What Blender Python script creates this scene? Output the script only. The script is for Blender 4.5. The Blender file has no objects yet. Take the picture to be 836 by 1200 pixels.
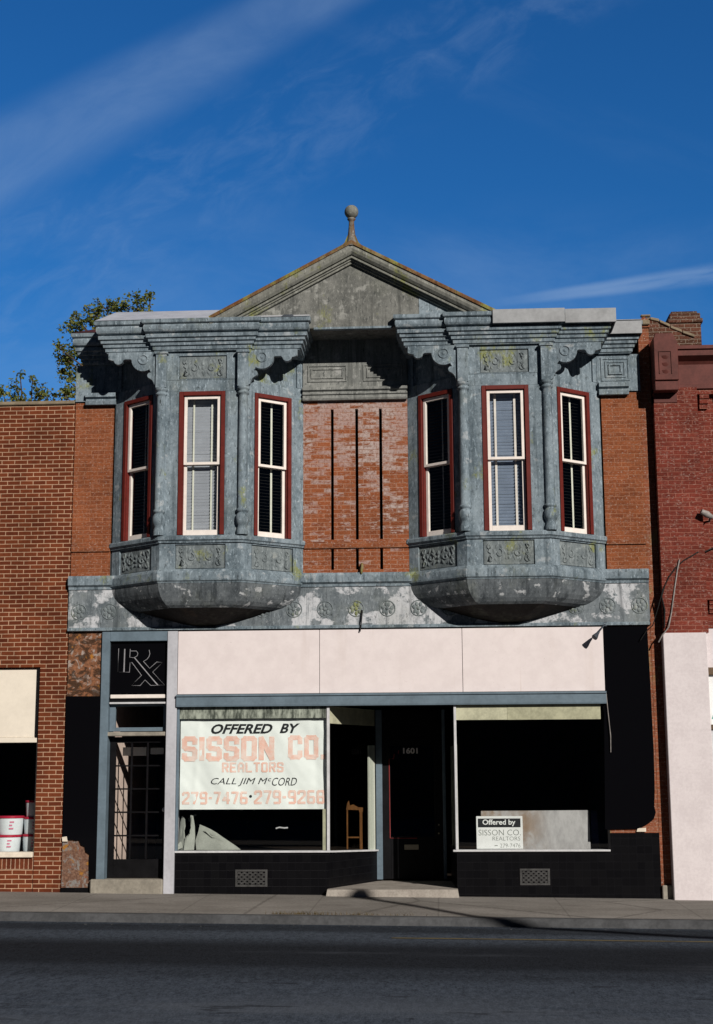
import bpy, bmesh, math, random
from mathutils import Vector, Matrix, noise as mnoise
random.seed(7)
S = bpy.context.scene
COL = S.collection
R = math.radians

# ------------------------------------------------------------------ camera
cd = bpy.data.cameras.new('camera'); cam = bpy.data.objects.new('camera', cd); COL.objects.link(cam)
YAW, PITCH, ROLL = .0566, .1812, -.0054
CY, SY = math.cos(YAW), math.sin(YAW)
fwd = Vector((-SY*math.cos(PITCH), CY*math.cos(PITCH), math.sin(PITCH)))
rt = Vector((CY, SY, 0)); up = rt.cross(fwd)
r2 = math.cos(ROLL)*rt + math.sin(ROLL)*up; u2 = -math.sin(ROLL)*rt + math.cos(ROLL)*up
M = Matrix((r2, u2, -fwd)).transposed().to_4x4(); M.translation = (0, -20, 1.7)
cam.matrix_world = M
cd.sensor_fit = 'VERTICAL'; cd.sensor_height = 24; cd.sensor_width = 24; cd.lens = 1679.18*24/1200
cd.clip_end = 3000; cd.clip_start = .1
S.camera = cam

# ------------------------------------------------------------------ sun and sky
SUN = Vector((.62, -1, .54)).normalized()
EL = math.asin(SUN.z); AZ = math.atan2(SUN.x, SUN.y)
sd = bpy.data.lights.new('sun', 'SUN'); so = bpy.data.objects.new('sun', sd); COL.objects.link(so)
sd.energy = 4.35; sd.angle = R(.5); sd.color = (1, .93, .85)
so.rotation_euler = SUN.to_track_quat('Z', 'Y').to_euler()
so.location = (20, -36, 20)

W = bpy.data.worlds.new('World'); S.world = W; W.use_nodes = True
wn, wl = W.node_tree.nodes, W.node_tree.links
wn.clear()
def wnode(t, **k):
    n = wn.new(t)
    for a, b in k.items(): setattr(n, a, b)
    return n
sky = wnode('ShaderNodeTexSky', sky_type='NISHITA', sun_disc=False, sun_elevation=EL, sun_rotation=AZ,
            altitude=300, air_density=1.0, dust_density=.15, ozone_density=4.0)
hsv = wnode('ShaderNodeHueSaturation'); hsv.inputs['Saturation'].default_value = 1.20; hsv.inputs['Value'].default_value = .66; hsv.inputs['Hue'].default_value=.503
wl.new(sky.outputs[0], hsv.inputs['Color'])
tc = wnode('ShaderNodeTexCoord'); sep = wnode('ShaderNodeSeparateXYZ'); wl.new(tc.outputs['Generated'], sep.inputs[0])
def wm(op, a, b=None, c=None, clamp=False):
    n = wnode('ShaderNodeMath', operation=op, use_clamp=clamp)
    for i, v in enumerate((a, b, c)):
        if v is None: continue
        if isinstance(v, (int, float)): n.inputs[i].default_value = v
        else: wl.new(v, n.inputs[i])
    return n.outputs[0]
yy = wm('MAXIMUM', sep.outputs[1], .05)
U = wm('DIVIDE', sep.outputs[0], yy); V = wm('DIVIDE', sep.outputs[2], yy)
front = wm('GREATER_THAN', sep.outputs[1], .06)
def streak(u0, v0, u1, v1, w0, w1, strength, sx, sy, seed, lo, hi, ufade=None):
    """cirrus band lying along the line through two points of the northern sky"""
    L = math.hypot(u1-u0, v1-v0); dx, dy = (u1-u0)/L, (v1-v0)/L
    al = wm('ADD', wm('MULTIPLY', wm('SUBTRACT', U, u0), dx), wm('MULTIPLY', wm('SUBTRACT', V, v0), dy))
    ac = wm('ADD', wm('MULTIPLY', wm('SUBTRACT', U, u0), -dy), wm('MULTIPLY', wm('SUBTRACT', V, v0), dx))
    cmb = wnode('ShaderNodeCombineXYZ'); wl.new(wm('MULTIPLY', al, sx), cmb.inputs[0]); wl.new(wm('MULTIPLY', ac, sy), cmb.inputs[1]); cmb.inputs[2].default_value = seed
    nz = wnode('ShaderNodeTexNoise'); nz.inputs['Scale'].default_value = 1; nz.inputs['Detail'].default_value = 9; nz.inputs['Roughness'].default_value = .62; nz.inputs['Distortion'].default_value = .5
    wl.new(cmb.outputs[0], nz.inputs['Vector'])
    mr = wnode('ShaderNodeMapRange', interpolation_type='SMOOTHSTEP'); wl.new(nz.outputs[0], mr.inputs[0]); mr.inputs[1].default_value = lo; mr.inputs[2].default_value = hi
    wid = wm('ADD', w0, wm('MULTIPLY', wm('DIVIDE', al, L), w1-w0)); wid = wm('MAXIMUM', wid, .001)
    f = wm('DIVIDE', wm('ABSOLUTE', ac), wid)
    e = wnode('ShaderNodeMapRange', interpolation_type='SMOOTHSTEP'); wl.new(f, e.inputs[0]); e.inputs[1].default_value = .35; e.inputs[2].default_value = 1.25; e.inputs[3].default_value = 1; e.inputs[4].default_value = 0
    o = wm('MULTIPLY', wm('MULTIPLY', mr.outputs[0], e.outputs[0]), strength)
    if ufade:
        g = wnode('ShaderNodeMapRange', interpolation_type='SMOOTHSTEP'); wl.new(al, g.inputs[0]); g.inputs[1].default_value = ufade[0]; g.inputs[2].default_value = ufade[1]
        o = wm('MULTIPLY', o, g.outputs[0])
    return wm('MULTIPLY', o, front)
c1 = streak(-.3255, .455, -.075, .59, .040, .026, .30, 7, 16, 3.1, .0, .85)
c2 = streak(.03, .3345, .205, .3545, .003, .0085, .36, 9, 60, 8.7, .12, .6, (.0, .09))
c3 = streak(-.30, .37, -.02, .52, .07, .05, .13, 22, 40, 5.3, .40, .80)
c4 = streak(-.06, .555, .12, .47, .012, .02, .035, 9, 30, 2.2, .35, .8)
c5 = streak(-.33, .33, .25, .33, .10, .07, .20, 4, 9, 12.2, .30, .8)
tot = wm('ADD', wm('ADD', wm('ADD', c1, c2), wm('ADD', c3, c4)), c5, clamp=True)
mix = wnode('ShaderNodeMix', data_type='RGBA'); wl.new(tot, mix.inputs[0]); mix.inputs[7].default_value = (5.2, 7.6, 11.5, 1)
# deep polarised blue of the sky away from the sun, dimmer on the sun's side
side = wnode('ShaderNodeMapRange', interpolation_type='SMOOTHSTEP'); wl.new(sep.outputs[1], side.inputs[0]); side.inputs[1].default_value = -.1; side.inputs[2].default_value = .8
tint = wnode('ShaderNodeMix', data_type='RGBA'); wl.new(side.outputs[0], tint.inputs[0]); tint.inputs[6].default_value = (.16, .175, .20, 1); tint.inputs[7].default_value = (.92, 2.05, 2.62, 1)
mul = wnode('ShaderNodeMix', data_type='RGBA', blend_type='MULTIPLY'); mul.inputs[0].default_value = 1; wl.new(hsv.outputs[0], mul.inputs[6]); wl.new(tint.outputs[2], mul.inputs[7])
wl.new(mul.outputs[2], mix.inputs[6])
bgn = wnode('ShaderNodeBackground'); bgn.inputs[1].default_value = .055
wl.new(mix.outputs[2], bgn.inputs[0])
wo = wnode('ShaderNodeOutputWorld'); wl.new(bgn.outputs[0], wo.inputs[0])

vs = S.view_settings; vs.view_transform = 'Standard'; vs.look = 'None'; vs.exposure = 0; vs.gamma = 1; vs.use_curve_mapping = False
S.render.engine = 'CYCLES'
cy = S.cycles; cy.use_denoising = True; cy.max_bounces = 7; cy.transparent_max_bounces = 12; cy.diffuse_bounces = 3; cy.glossy_bounces = 3
cy.caustics_reflective = False; cy.caustics_refractive = False; cy.sample_clamp_indirect = 4

def cyclic(px, py, Y):
    """point of the plane y = Y that was measured at (px, py) on the photograph: X, Z"""
    d = fwd + r2*((px-418)/1679.18) + u2*((600-py)/1679.18)
    t = (Y+20)/d.y
    return (t*d.x, 1.7+t*d.z)

# ------------------------------------------------------------------ materials
class MT:
    def __init__(s, name, rough=.6, spec=.5, metallic=0):
        s.m = bpy.data.materials.new(name); s.m.use_nodes = True
        s.t = s.m.node_tree; s.n, s.l = s.t.nodes, s.t.links
        s.b = s.n['Principled BSDF']; s.b.inputs['Roughness'].default_value = rough
        s.b.inputs['Specular IOR Level'].default_value = spec; s.b.inputs['Metallic'].default_value = metallic
        g = s.n.new('ShaderNodeNewGeometry'); s.pos = g.outputs['Position']; s.geo = g
        s.h = None
    def map(s, scale, off=(0, 0, 0)):
        n = s.n.new('ShaderNodeMapping'); n.inputs['Scale'].default_value = scale; n.inputs['Location'].default_value = off
        s.l.new(s.pos, n.inputs[0]); return n.outputs[0]
    def noise(s, scale, detail=6, rough=.6, stretch=(1, 1, 1), off=(0, 0, 0), dist=0):
        n = s.n.new('ShaderNodeTexNoise'); n.inputs['Scale'].default_value = scale; n.inputs['Detail'].default_value = detail
        n.inputs['Roughness'].default_value = rough; n.inputs['Distortion'].default_value = dist
        s.l.new(s.map(stretch, off), n.inputs['Vector']); return n.outputs[0]
    def ramp(s, v, lo, hi, a=0, b=1):
        n = s.n.new('ShaderNodeMapRange'); n.interpolation_type = 'SMOOTHSTEP'
        s.l.new(v, n.inputs[0]); n.inputs[1].default_value = lo; n.inputs[2].default_value = hi; n.inputs[3].default_value = a; n.inputs[4].default_value = b
        return n.outputs[0]
    def math(s, op, a, b=0, clamp=False):
        n = s.n.new('ShaderNodeMath'); n.operation = op; n.use_clamp = clamp
        for i, v in enumerate((a, b)):
            if isinstance(v, (int, float)): n.inputs[i].default_value = v
            else: s.l.new(v, n.inputs[i])
        return n.outputs[0]
    def mix(s, f, a, b, mode='MIX'):
        n = s.n.new('ShaderNodeMix'); n.data_type = 'RGBA'; n.blend_type = mode
        for sock, v in ((n.inputs[0], f), (n.inputs[6], a), (n.inputs[7], b)):
            if isinstance(v, (int, float)): sock.default_value = v
            elif isinstance(v, tuple): sock.default_value = v if len(v) == 4 else v+(1,)
            else: s.l.new(v, sock)
        return n.outputs[2]
    def xyz(s):
        n = s.n.new('ShaderNodeSeparateXYZ'); s.l.new(s.pos, n.inputs[0]); return n.outputs
    def color(s, c):
        if isinstance(c, tuple): s.b.inputs['Base Color'].default_value = c+(1,)
        else: s.l.new(c, s.b.inputs['Base Color'])
        return s
    def bump(s, h, strength=.3, dist=.01):
        n = s.n.new('ShaderNodeBump'); n.inputs['Strength'].default_value = strength; n.inputs['Distance'].default_value = dist
        s.l.new(h, n.inputs['Height'])
        if s.h is not None: s.l.new(s.h, n.inputs['Normal'])
        s.h = n.outputs[0]; s.l.new(s.h, s.b.inputs['Normal']); return s
    def rough(s, v, a, b):
        s.l.new(s.ramp(v, .2, .8, a, b), s.b.inputs['Roughness']); return s

def plain(name, c, rough=.6, var=.12, scale=6, bump=.05, spec=.2, stretch=(1, 1, 1)):
    m = MT(name, rough, spec)
    n = m.noise(scale, 6, .65, stretch); n2 = m.noise(scale*7, 4, .6)
    f = m.math('ADD', m.math('MULTIPLY', n, .7), m.math('MULTIPLY', n2, .3))
    lo = tuple(v*(1-var*2) for v in c); hi = tuple(min(1, v*(1+var*2)) for v in c)
    m.color(m.mix(m.ramp(f, .3, .7), lo, hi))
    if bump: m.bump(n2, bump, .005)
    return m.m

def metal_paint(name, dark, light, patch, patch_lo, patch_hi, lichen=.62, rust=.70, patch_scale=3.2, pamt=.6):
    m = MT(name, .75, .10)
    n1 = m.noise(2.2, 8, .68); n2 = m.noise(14, 6, .7); st = m.noise(7, 5, .6, (1, 1, .16)); fine = m.noise(60, 3, .6)
    f = m.math('ADD', m.math('ADD', m.math('MULTIPLY', n1, .4), m.math('MULTIPLY', st, .25)), m.math('ADD', m.math('MULTIPLY', n2, .25), m.math('MULTIPLY', fine, .1)))
    c = m.mix(m.ramp(f, .35, .64), dark, light)
    pn = m.noise(patch_scale, 7, .62, (1, 1, 1.2), (3, 1, 7)); c = m.mix(m.math('MULTIPLY', m.ramp(pn, patch_lo, patch_hi), m.ramp(n2, .25, .55, .1, pamt)), c, patch)
    gr = m.noise(1.7, 6, .7, (1, 1, .7), (4, 4, 9)); c = m.mix(m.ramp(gr, .50, .70, 0, .26), c, m.mix(m.ramp(n2, .35, .6), (.10, .115, .085), (.22, .235, .185)))
    ln = m.noise(2.4, 7, .7, (1, 1, .8), (9, 2, 4)); c = m.mix(m.math('MULTIPLY', m.ramp(ln, lichen-.04, lichen+.07), m.ramp(fine, .35, .6, .4, .95)), c, (.22, .24, .06))
    rn = m.noise(3.5, 7, .75, (1, 1, .55), (1, 8, 2)); c = m.mix(m.math('MULTIPLY', m.ramp(rn, rust, rust+.07), .85), c, (.13, .055, .02))
    sp = m.noise(26, 6, .8, (1, 1, .4), (2, 2, 2)); c = m.mix(m.ramp(sp, .55, .66, 0, .85), c, (.035, .042, .045))
    sl = m.noise(34, 6, .8, (1, 1, .35), (6, 2, 9)); c = m.mix(m.ramp(sl, .54, .64, 0, .75), c, tuple(v*1.5 for v in light))
    dr = m.noise(11, 5, .65, (1, 1, .06), (3, 3, 3)); c = m.mix(m.ramp(dr, .50, .68, 0, .65), c, tuple(v*.6 for v in dark))
    dn = m.noise(5, 4, .5, (1, 1, .6), (1, 6, 6))
    m.color(c); m.bump(dn, .35, .012).bump(n2, .18, .008).bump(fine, .14, .003)
    return m.m

def brick(name, b1, b2, mortar, bw=.1875, bh=.0615, msize=.007, fade=0, white=0, fleck=0, white_top=None, bump=.5, smear=0, moss=0):
    m = MT(name, .92, .06)
    X, Y, Z = m.xyz()
    cb = m.n.new('ShaderNodeCombineXYZ'); m.l.new(m.math('ADD', X, m.math('MULTIPLY', Y, 1.0)), cb.inputs[0]); m.l.new(Z, cb.inputs[1])
    # wobble the courses slightly
    wob = m.noise(3.0, 3, .5); wv = m.n.new('ShaderNodeVectorMath'); wv.operation = 'ADD'
    cw = m.n.new('ShaderNodeCombineXYZ'); m.l.new(m.math('MULTIPLY', m.math('SUBTRACT', wob, .5), .012), cw.inputs[1]); m.l.new(m.math('MULTIPLY', m.math('SUBTRACT', m.noise(40, 2, .5), .5), .010), cw.inputs[0])
    m.l.new(cb.outputs[0], wv.inputs[0]); m.l.new(cw.outputs[0], wv.inputs[1])
    t = m.n.new('ShaderNodeTexBrick'); m.l.new(wv.outputs[0], t.inputs['Vector'])
    t.inputs['Scale'].default_value = 1; t.inputs['Brick Width'].default_value = bw; t.inputs['Row Height'].default_value = bh
    t.inputs['Mortar Size'].default_value = msize; t.inputs['Mortar Smooth'].default_value = .35; t.inputs['Bias'].default_value = 0
    t.inputs['Color1'].default_value = b1+(1,); t.inputs['Color2'].default_value = b2+(1,); t.inputs['Mortar'].default_value = mortar+(1,)
    c = t.outputs['Color']
    n1 = m.noise(1.6, 7, .65); n2 = m.noise(26, 5, .7); n3 = m.noise(90, 3, .6)
    c = m.mix(1.0, c, m.mix(m.ramp(m.math('ADD', m.math('MULTIPLY', n1, .6), m.math('MULTIPLY', n2, .4)), .32, .68), (.66, .66, .66), (1.28, 1.24, 1.2)), 'MULTIPLY')
    if smear:
        c = m.mix(m.ramp(m.noise(5, 5, .6, (1, 1, 2.2), (4, 4, 1)), .40, .62, 0, smear), c, m.mix(m.ramp(n2, .3, .7), tuple(v*.85 for v in b1), tuple(v*1.2 for v in b1)))
    if fleck:
        c = m.mix(m.math('MULTIPLY', m.ramp(m.noise(30, 5, .7, (1, 1, 1.8), (7, 3, 3)), .565, .65), fleck), c, (.48, .40, .36))
    bl = m.math('ADD', m.math('MULTIPLY', m.noise(8, 7, .75, (1, 1, 1.6), (2, 9, 4)), .6), m.math('MULTIPLY', m.noise(19, 5, .75, (1, 1, 2), (8, 1, 4)), .4))
    if fleck: c = m.mix(m.math('MULTIPLY', m.ramp(bl, .52, .62), fleck*.8), c, m.mix(m.ramp(n2, .35, .65), tuple(v*.45 for v in b1), (.40, .27, .21)))
    if moss:
        c = m.mix(m.math('MULTIPLY', m.ramp(m.noise(3, 6, .7, (1, 1, .5), (6, 5, 3)), .55, .68), moss), c, (.25, .22, .10))
    if white:
        wn_ = m.math('ADD', m.math('MULTIPLY', m.noise(3.2, 6, .7, (.7, 1, 1.3), (5, 0, 9)), .5), m.math('MULTIPLY', m.noise(11, 6, .7, (.5, 1, 2.4), (5, 0, 9)), .5))
        if white_top: wn_ = m.math('ADD', wn_, m.ramp(Z, white_top[0], white_top[1], -.055, .085))
        t2 = m.n.new('ShaderNodeTexBrick'); m.l.new(wv.outputs[0], t2.inputs['Vector'])
        for k_, v_ in (('Scale', 1), ('Brick Width', bw), ('Row Height', bh), ('Mortar Size', msize*.5), ('Bias', 0)): t2.inputs[k_].default_value = v_
        t2.inputs['Color1'].default_value = (0, 0, 0, 1); t2.inputs['Color2'].default_value = (1, 1, 1, 1); t2.inputs['Mortar'].default_value = (.15, .15, .15, 1)
        wn_ = m.math('ADD', wn_, m.math('MULTIPLY', m.math('SUBTRACT', t2.outputs['Color'], .5), .17))
        w = m.math('MULTIPLY', m.ramp(wn_, .49, .56), m.ramp(n2, .36, .56, .3, 1))
        c = m.mix(m.math('MULTIPLY', w, white), c, m.mix(m.ramp(n1, .4, .6), (.50, .44, .42), (.40, .30, .28)))
    m.color(c)
    h = m.math('SUBTRACT', 1, t.outputs['Fac'])
    m.bump(h, bump, .006).bump(n2, .15, .006).bump(n3, .12, .003)
    return m.m

ZD, ZL = (.078, .110, .134), (.258, .318, .362)
M_zinc = metal_paint('weathered_grey_metal', ZD, ZL, (.42, .45, .47), .60, .66, patch_scale=5)
M_ztym = metal_paint('weathered_dull_grey_metal', (.085, .09, .086), (.225, .23, .215), (.38, .39, .37), .57, .66, patch_scale=4)
M_zcf = metal_paint('pale_worn_grey_metal', (.14, .15, .145), (.29, .30, .285), (.42, .43, .42), .57, .66, lichen=.72, patch_scale=4)
M_zfrieze = metal_paint('peeling_grey_metal', (.085, .105, .120), (.22, .25, .27), (.52, .54, .57), .49, .53, lichen=.70, patch_scale=2.6, pamt=1.0)
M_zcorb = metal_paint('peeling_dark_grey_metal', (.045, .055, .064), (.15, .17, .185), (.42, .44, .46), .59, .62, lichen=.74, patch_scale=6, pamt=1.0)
M_sootshade = metal_paint('shaded_sooty_rusted_metal', (.010, .009, .009), (.024, .021, .019), (.05, .035, .025), .58, .66, lichen=.80, rust=.66)  # near-black puts the corbel underside's shade into the colour, with soot and rust
M_zflash = plain('bare_grey_flashing', (.31, .325, .34), .5, .10, 3, .04)
M_rake = metal_paint('rusting_grey_metal', (.15, .155, .14), (.25, .255, .23), (.36, .37, .34), .6, .7, lichen=.57, rust=.62)
M_rust = metal_paint('rusty_metal_edge', (.10, .05, .025), (.20, .11, .05), (.26, .26, .14), .50, .6, lichen=.52, rust=.5)
M_fin = metal_paint('rust_streaked_grey_metal', (.10, .085, .07), (.24, .23, .21), (.30, .30, .28), .55, .65, lichen=.66, rust=.50)
M_roofred = plain('brown_red_roof_metal', (.07, .022, .016), .6, .2, 4)
M_rooflight = plain('pale_sloped_roof_metal', (.46, .48, .52), .45, .08, 3, .03)
M_brickO = brick('painted_orange_brick', (.245, .080, .034), (.170, .053, .024), (.31, .145, .085), fleck=.6, smear=.55, bump=.6)
M_brickC = brick('peeling_painted_brick', (.250, .080, .034), (.180, .055, .025), (.34, .18, .12), fleck=.65, white=.74, white_top=(5.0, 6.9), smear=.35, bump=.6)
M_brickStrip = brick('mossy_painted_brick', (.25, .085, .045), (.19, .06, .03), (.28, .14, .09), fleck=.7, moss=.7, bump=.5, smear=.3)
M_brickL = brick('dark_red_brick_pale_mortar', (.155, .042, .018), (.098, .025, .012), (.44, .29, .195), msize=.0068, bump=.7)
M_brickLs = brick('dark_red_soldier_brick', (.15, .042, .02), (.11, .03, .015), (.45, .30, .21), bw=.0615, bh=.22, msize=.0068, bump=.7)
M_brickR = brick('maroon_painted_brick', (.178, .040, .028), (.130, .029, .021), (.26, .10, .075), fleck=.45, msize=.0075, bump=1.0)
M_maroon = plain('dull_maroon_metal', (.112, .034, .028), .6, .14, 5)
M_frame = plain('maroon_window_paint', (.118, .016, .012), .5, .10, 8, .03)
M_white = plain('white_sash_paint', (.80, .74, .69), .5, .05, 9, .03)
M_lilac = plain('aluminium_post', (.45, .46, .50), .45, .08, 3, .02, stretch=(1, 1, .4))
M_silver = plain('silver_trim', (.55, .56, .58), .4, .08, 6, .02)
M_symbol = plain('dull_grey_tube', (.27, .27, .29), .5, .1, 9, 0)
M_blue = plain('blue_grey_paint', (.125, .172, .212), .55, .10, 3, .04)
M_cream = MT('pink_white_panel', .6, .3)
_n = M_cream.noise(5, 7, .7); _s = M_cream.noise(4, 5, .6, (1, 1, .08)); _d = M_cream.noise(45, 3, .6)
_c = M_cream.mix(M_cream.ramp(_n, .3, .7), (.69, .625, .625), (.755, .69, .69))
_c = M_cream.mix(M_cream.ramp(_s, .58, .75, 0, .22), _c, (.55, .47, .43))
_r = M_cream.noise(9, 6, .7, (1, 1, .05), (3, 0, 3)); _c = M_cream.mix(M_cream.ramp(_r, .62, .74, 0, .35), _c, (.48, .36, .28))
M_cream = M_cream.color(M_cream.mix(M_cream.ramp(_d, .70, .74, 0, .5), _c, (.35, .30, .28))).bump(_d, .03, .004).m
M_creamstrip = plain('pale_green_cream_paint', (.43, .43, .31), .6, .12, 5)
M_curtain = plain('pale_grey_green_drape', (.55, .58, .50), .7, .08, 5, 0, .2, (6, 6, .3))
M_dirty = MT('grimy_pale_strip', .7, .3)
_n = M_dirty.noise(9, 6, .7, (1, 1, .3)); _z = M_dirty.noise(20, 5, .7, (1, 1, .25))
M_dirty = M_dirty.color(M_dirty.mix(M_dirty.ramp(M_dirty.math('ADD', M_dirty.math('MULTIPLY', _n, .5), M_dirty.math('MULTIPLY', _z, .5)), .40, .60), (.045, .055, .045), (.36, .40, .34))).m
M_vit = MT('black_glass_tile', .08, .22)
M_vit = M_vit.color((.003, .003, .004)).m
def tile_mat():
    m = MT('black_wall_tile', .3, .05)
    X, Y, Z = m.xyz(); cb = m.n.new('ShaderNodeCombineXYZ'); m.l.new(m.math('ADD', X, Y), cb.inputs[0]); m.l.new(Z, cb.inputs[1])
    t = m.n.new('ShaderNodeTexBrick'); t.offset = 0; m.l.new(cb.outputs[0], t.inputs['Vector']); t.inputs['Scale'].default_value = 1
    t.inputs['Brick Width'].default_value = .105; t.inputs['Row Height'].default_value = .105; t.inputs['Mortar Size'].default_value = .0025
    t.inputs['Color1'].default_value = (.004, .004, .005, 1); t.inputs['Color2'].default_value = (.006, .006, .007, 1); t.inputs['Mortar'].default_value = (.008, .008, .010, 1)
    m.color(m.mix(m.ramp(m.noise(9, 6, .75), .62, .74, 0, .35), t.outputs['Color'], (.05, .045, .045)))
    m.bump(m.math('SUBTRACT', 1, t.outputs['Fac']), .5, .002); return m.m
M_tile = tile_mat()
M_blackpaint = plain('black_door_paint', (.006, .006, .007), .45, .2, 6, .03, .12)
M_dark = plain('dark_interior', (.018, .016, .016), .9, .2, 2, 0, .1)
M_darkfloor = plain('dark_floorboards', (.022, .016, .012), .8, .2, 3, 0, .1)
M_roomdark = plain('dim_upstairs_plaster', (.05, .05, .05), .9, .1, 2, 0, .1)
M_pink = plain('pinkish_hall_wall', (.84, .66, .58), .8, .08, 2, 0, .2)
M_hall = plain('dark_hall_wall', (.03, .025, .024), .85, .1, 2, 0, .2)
M_banner = plain('white_banner_cloth', (.90, .95, .93), .6, .02, 4, 0, .3)
M_inkred = MT('faded_red_ink', .6, .3)
_n = M_inkred.noise(9, 6, .7)
M_inkred = M_inkred.color(M_inkred.mix(M_inkred.ramp(_n, .35, .65), (.92, .55, .45), (.93, .75, .68))).m
M_inkblk = plain('black_ink', (.02, .022, .025), .6, .2, 6, 0)
M_inkgrey = plain('thin_grey_ink', (.22, .24, .22), .6, .2, 6, 0)
M_signwhite = plain('white_sign_card', (.78, .80, .80), .5, .03, 5, 0)
M_stone = plain('beige_step_stone', (.27, .25, .21), .85, .14, 5, .3)
M_step = MT('worn_step_concrete', .9, .2)
_n = M_step.noise(4, 7, .7); _f = M_step.noise(40, 5, .7)
M_step = M_step.color(M_step.mix(M_step.ramp(M_step.math('ADD', M_step.math('MULTIPLY', _n, .6), M_step.math('MULTIPLY', _f, .4)), .35, .65), (.25, .225, .20), (.40, .37, .33))).bump(_f, .35, .012).bump(_n, .3, .03).m
M_vent = plain('grey_vent_metal', (.055, .055, .055), .5, .2, 9, .1)
M_slat = plain('white_blind_slats', (.64, .68, .76), .6, .04, 6, 0)
M_slatblue = plain('blue_grey_blind_slats', (.46, .56, .74), .6, .05, 6, 0)
M_slatdark = plain('dark_blind_slats', (.035, .034, .033), .6, .1, 6, 0)
M_tape = plain('pale_blind_tape', (.72, .73, .64), .7, .05, 9, 0)
M_tapegrey = plain('grey_blind_tape', (.20, .21, .22), .7, .05, 9, 0)
M_copper = plain('red_door_outline', (.33, .05, .05), .5, .1, 9, 0)
M_brass = plain('dull_brass_plate', (.34, .30, .22), .4, .1, 9, 0, .6)
M_wood = plain('orange_varnished_wood', (.13, .056, .017), .45, .2, 9, .05, stretch=(4, 4, .6))
M_paper = plain('pale_crumpled_paper', (.33, .35, .315), .8, .08, 6, .05)
M_board = MT('stained_grey_board', .7, .3)
_n = M_board.noise(2.2, 6, .7, (1, 1, 1), (3.3, 0, .4)); _p = M_board.noise(12, 5, .7, (1, 1, .4)); _bx, _by, _bz = M_board.xyz()
_c = M_board.mix(M_board.ramp(_p, .3, .7), (.34, .335, .34), (.47, .465, .47))
_st = M_board.math('MULTIPLY', M_board.ramp(_bx, 1.1, 1.55, 1, 0), M_board.ramp(_n, .35, .6))
M_board = M_board.color(M_board.mix(M_board.math('MULTIPLY', _st, .8), _c, (.22, .13, .06))).m
M_navy = plain('navy_panel', (.012, .015, .05), .5, .2, 5, 0)
M_lampgrey = plain('dark_grey_lamp_metal', (.05, .06, .075), .45, .2, 9, 0)
M_wire = plain('black_cable_rubber', (.012, .012, .012), .6, .2, 9, 0)
M_pipe = plain('grey_conduit', (.26, .24, .23), .5, .2, 9, 0)
M_rosette = metal_paint('weathered_rosette_metal', (.095, .118, .130), (.235, .27, .28), (.34, .36, .34), .6, .7, lichen=.6)
M_bwhite = MT('white_painted_pilaster', .75, .3)
_n = M_bwhite.noise(3, 7, .7); _f = M_bwhite.noise(24, 6, .7); _s = M_bwhite.noise(5, 5, .65, (1, 1, .1), (2, 0, 0))
_c = M_bwhite.mix(M_bwhite.ramp(M_bwhite.math('ADD', M_bwhite.math('MULTIPLY', _n, .6), M_bwhite.math('MULTIPLY', _f, .4)), .35, .65), (.60, .55, .565), (.70, .65, .665))
_c = M_bwhite.mix(M_bwhite.ramp(_s, .62, .78, 0, .35), _c, (.45, .36, .33))
M_bwhite = M_bwhite.color(M_bwhite.mix(M_bwhite.ramp(M_bwhite.noise(30, 4, .8, off=(5, 5, 5)), .72, .76, 0, .5), _c, (.3, .22, .18))).bump(_f, .18, .006).m
M_leftcream = plain('cream_window_panel', (.76, .70, .60), .6, .03, 3, .02)
M_sillcream = plain('cream_sill', (.74, .67, .56), .7, .08, 5, .05)
M_coping = plain('tan_coping_stone', (.22, .18, .125), .85, .15, 5, .2)
def rubble():
    m = MT('stained_bare_masonry', .9, .2)
    a = m.noise(9, 7, .7, dist=.6); b = m.noise(22, 6, .75); v = m.n.new('ShaderNodeTexVoronoi'); v.inputs['Scale'].default_value = 11; v.inputs['Randomness'].default_value = 1
    m.l.new(m.map((1, 1, 1.2)), v.inputs['Vector'])
    c = m.mix(m.ramp(b, .3, .7), (.12, .055, .03), (.30, .13, .065))
    c = m.mix(m.ramp(a, .52, .62), c, (.34, .29, .26))
    c = m.mix(m.ramp(m.noise(6.5, 4, .55, (1, 1, 1.5), (2, 2, 6), 1.2), .47, .56, 0, .85), c, (.035, .020, .012))
    c = m.mix(m.ramp(m.noise(5, 5, .7, off=(8, 1, 0)), .6, .68), c, (.36, .15, .025))
    m.color(c); m.bump(b, .5, .02).bump(v.outputs['Distance'], .4, .02); return m.m
M_rubble = rubble()
def rubble2():
    m = MT('broken_bare_stone', .9, .2)
    a = m.noise(7, 7, .7, dist=.5); b = m.noise(26, 6, .75)
    c = m.mix(m.ramp(b, .3, .7), (.09, .042, .028), (.24, .14, .095))
    c = m.mix(m.ramp(a, .52, .60), c, (.22, .21, .20))
    c = m.mix(m.ramp(m.noise(5, 5, .7, off=(3, 1, 1)), .56, .62), c, (.33, .15, .03))
    c = m.mix(m.ramp(m.noise(14, 5, .7, off=(1, 7, 1)), .62, .68), c, (.36, .08, .035))
    m.color(c); m.bump(b, .6, .02); return m.m
M_stonebroken = rubble2()
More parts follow.
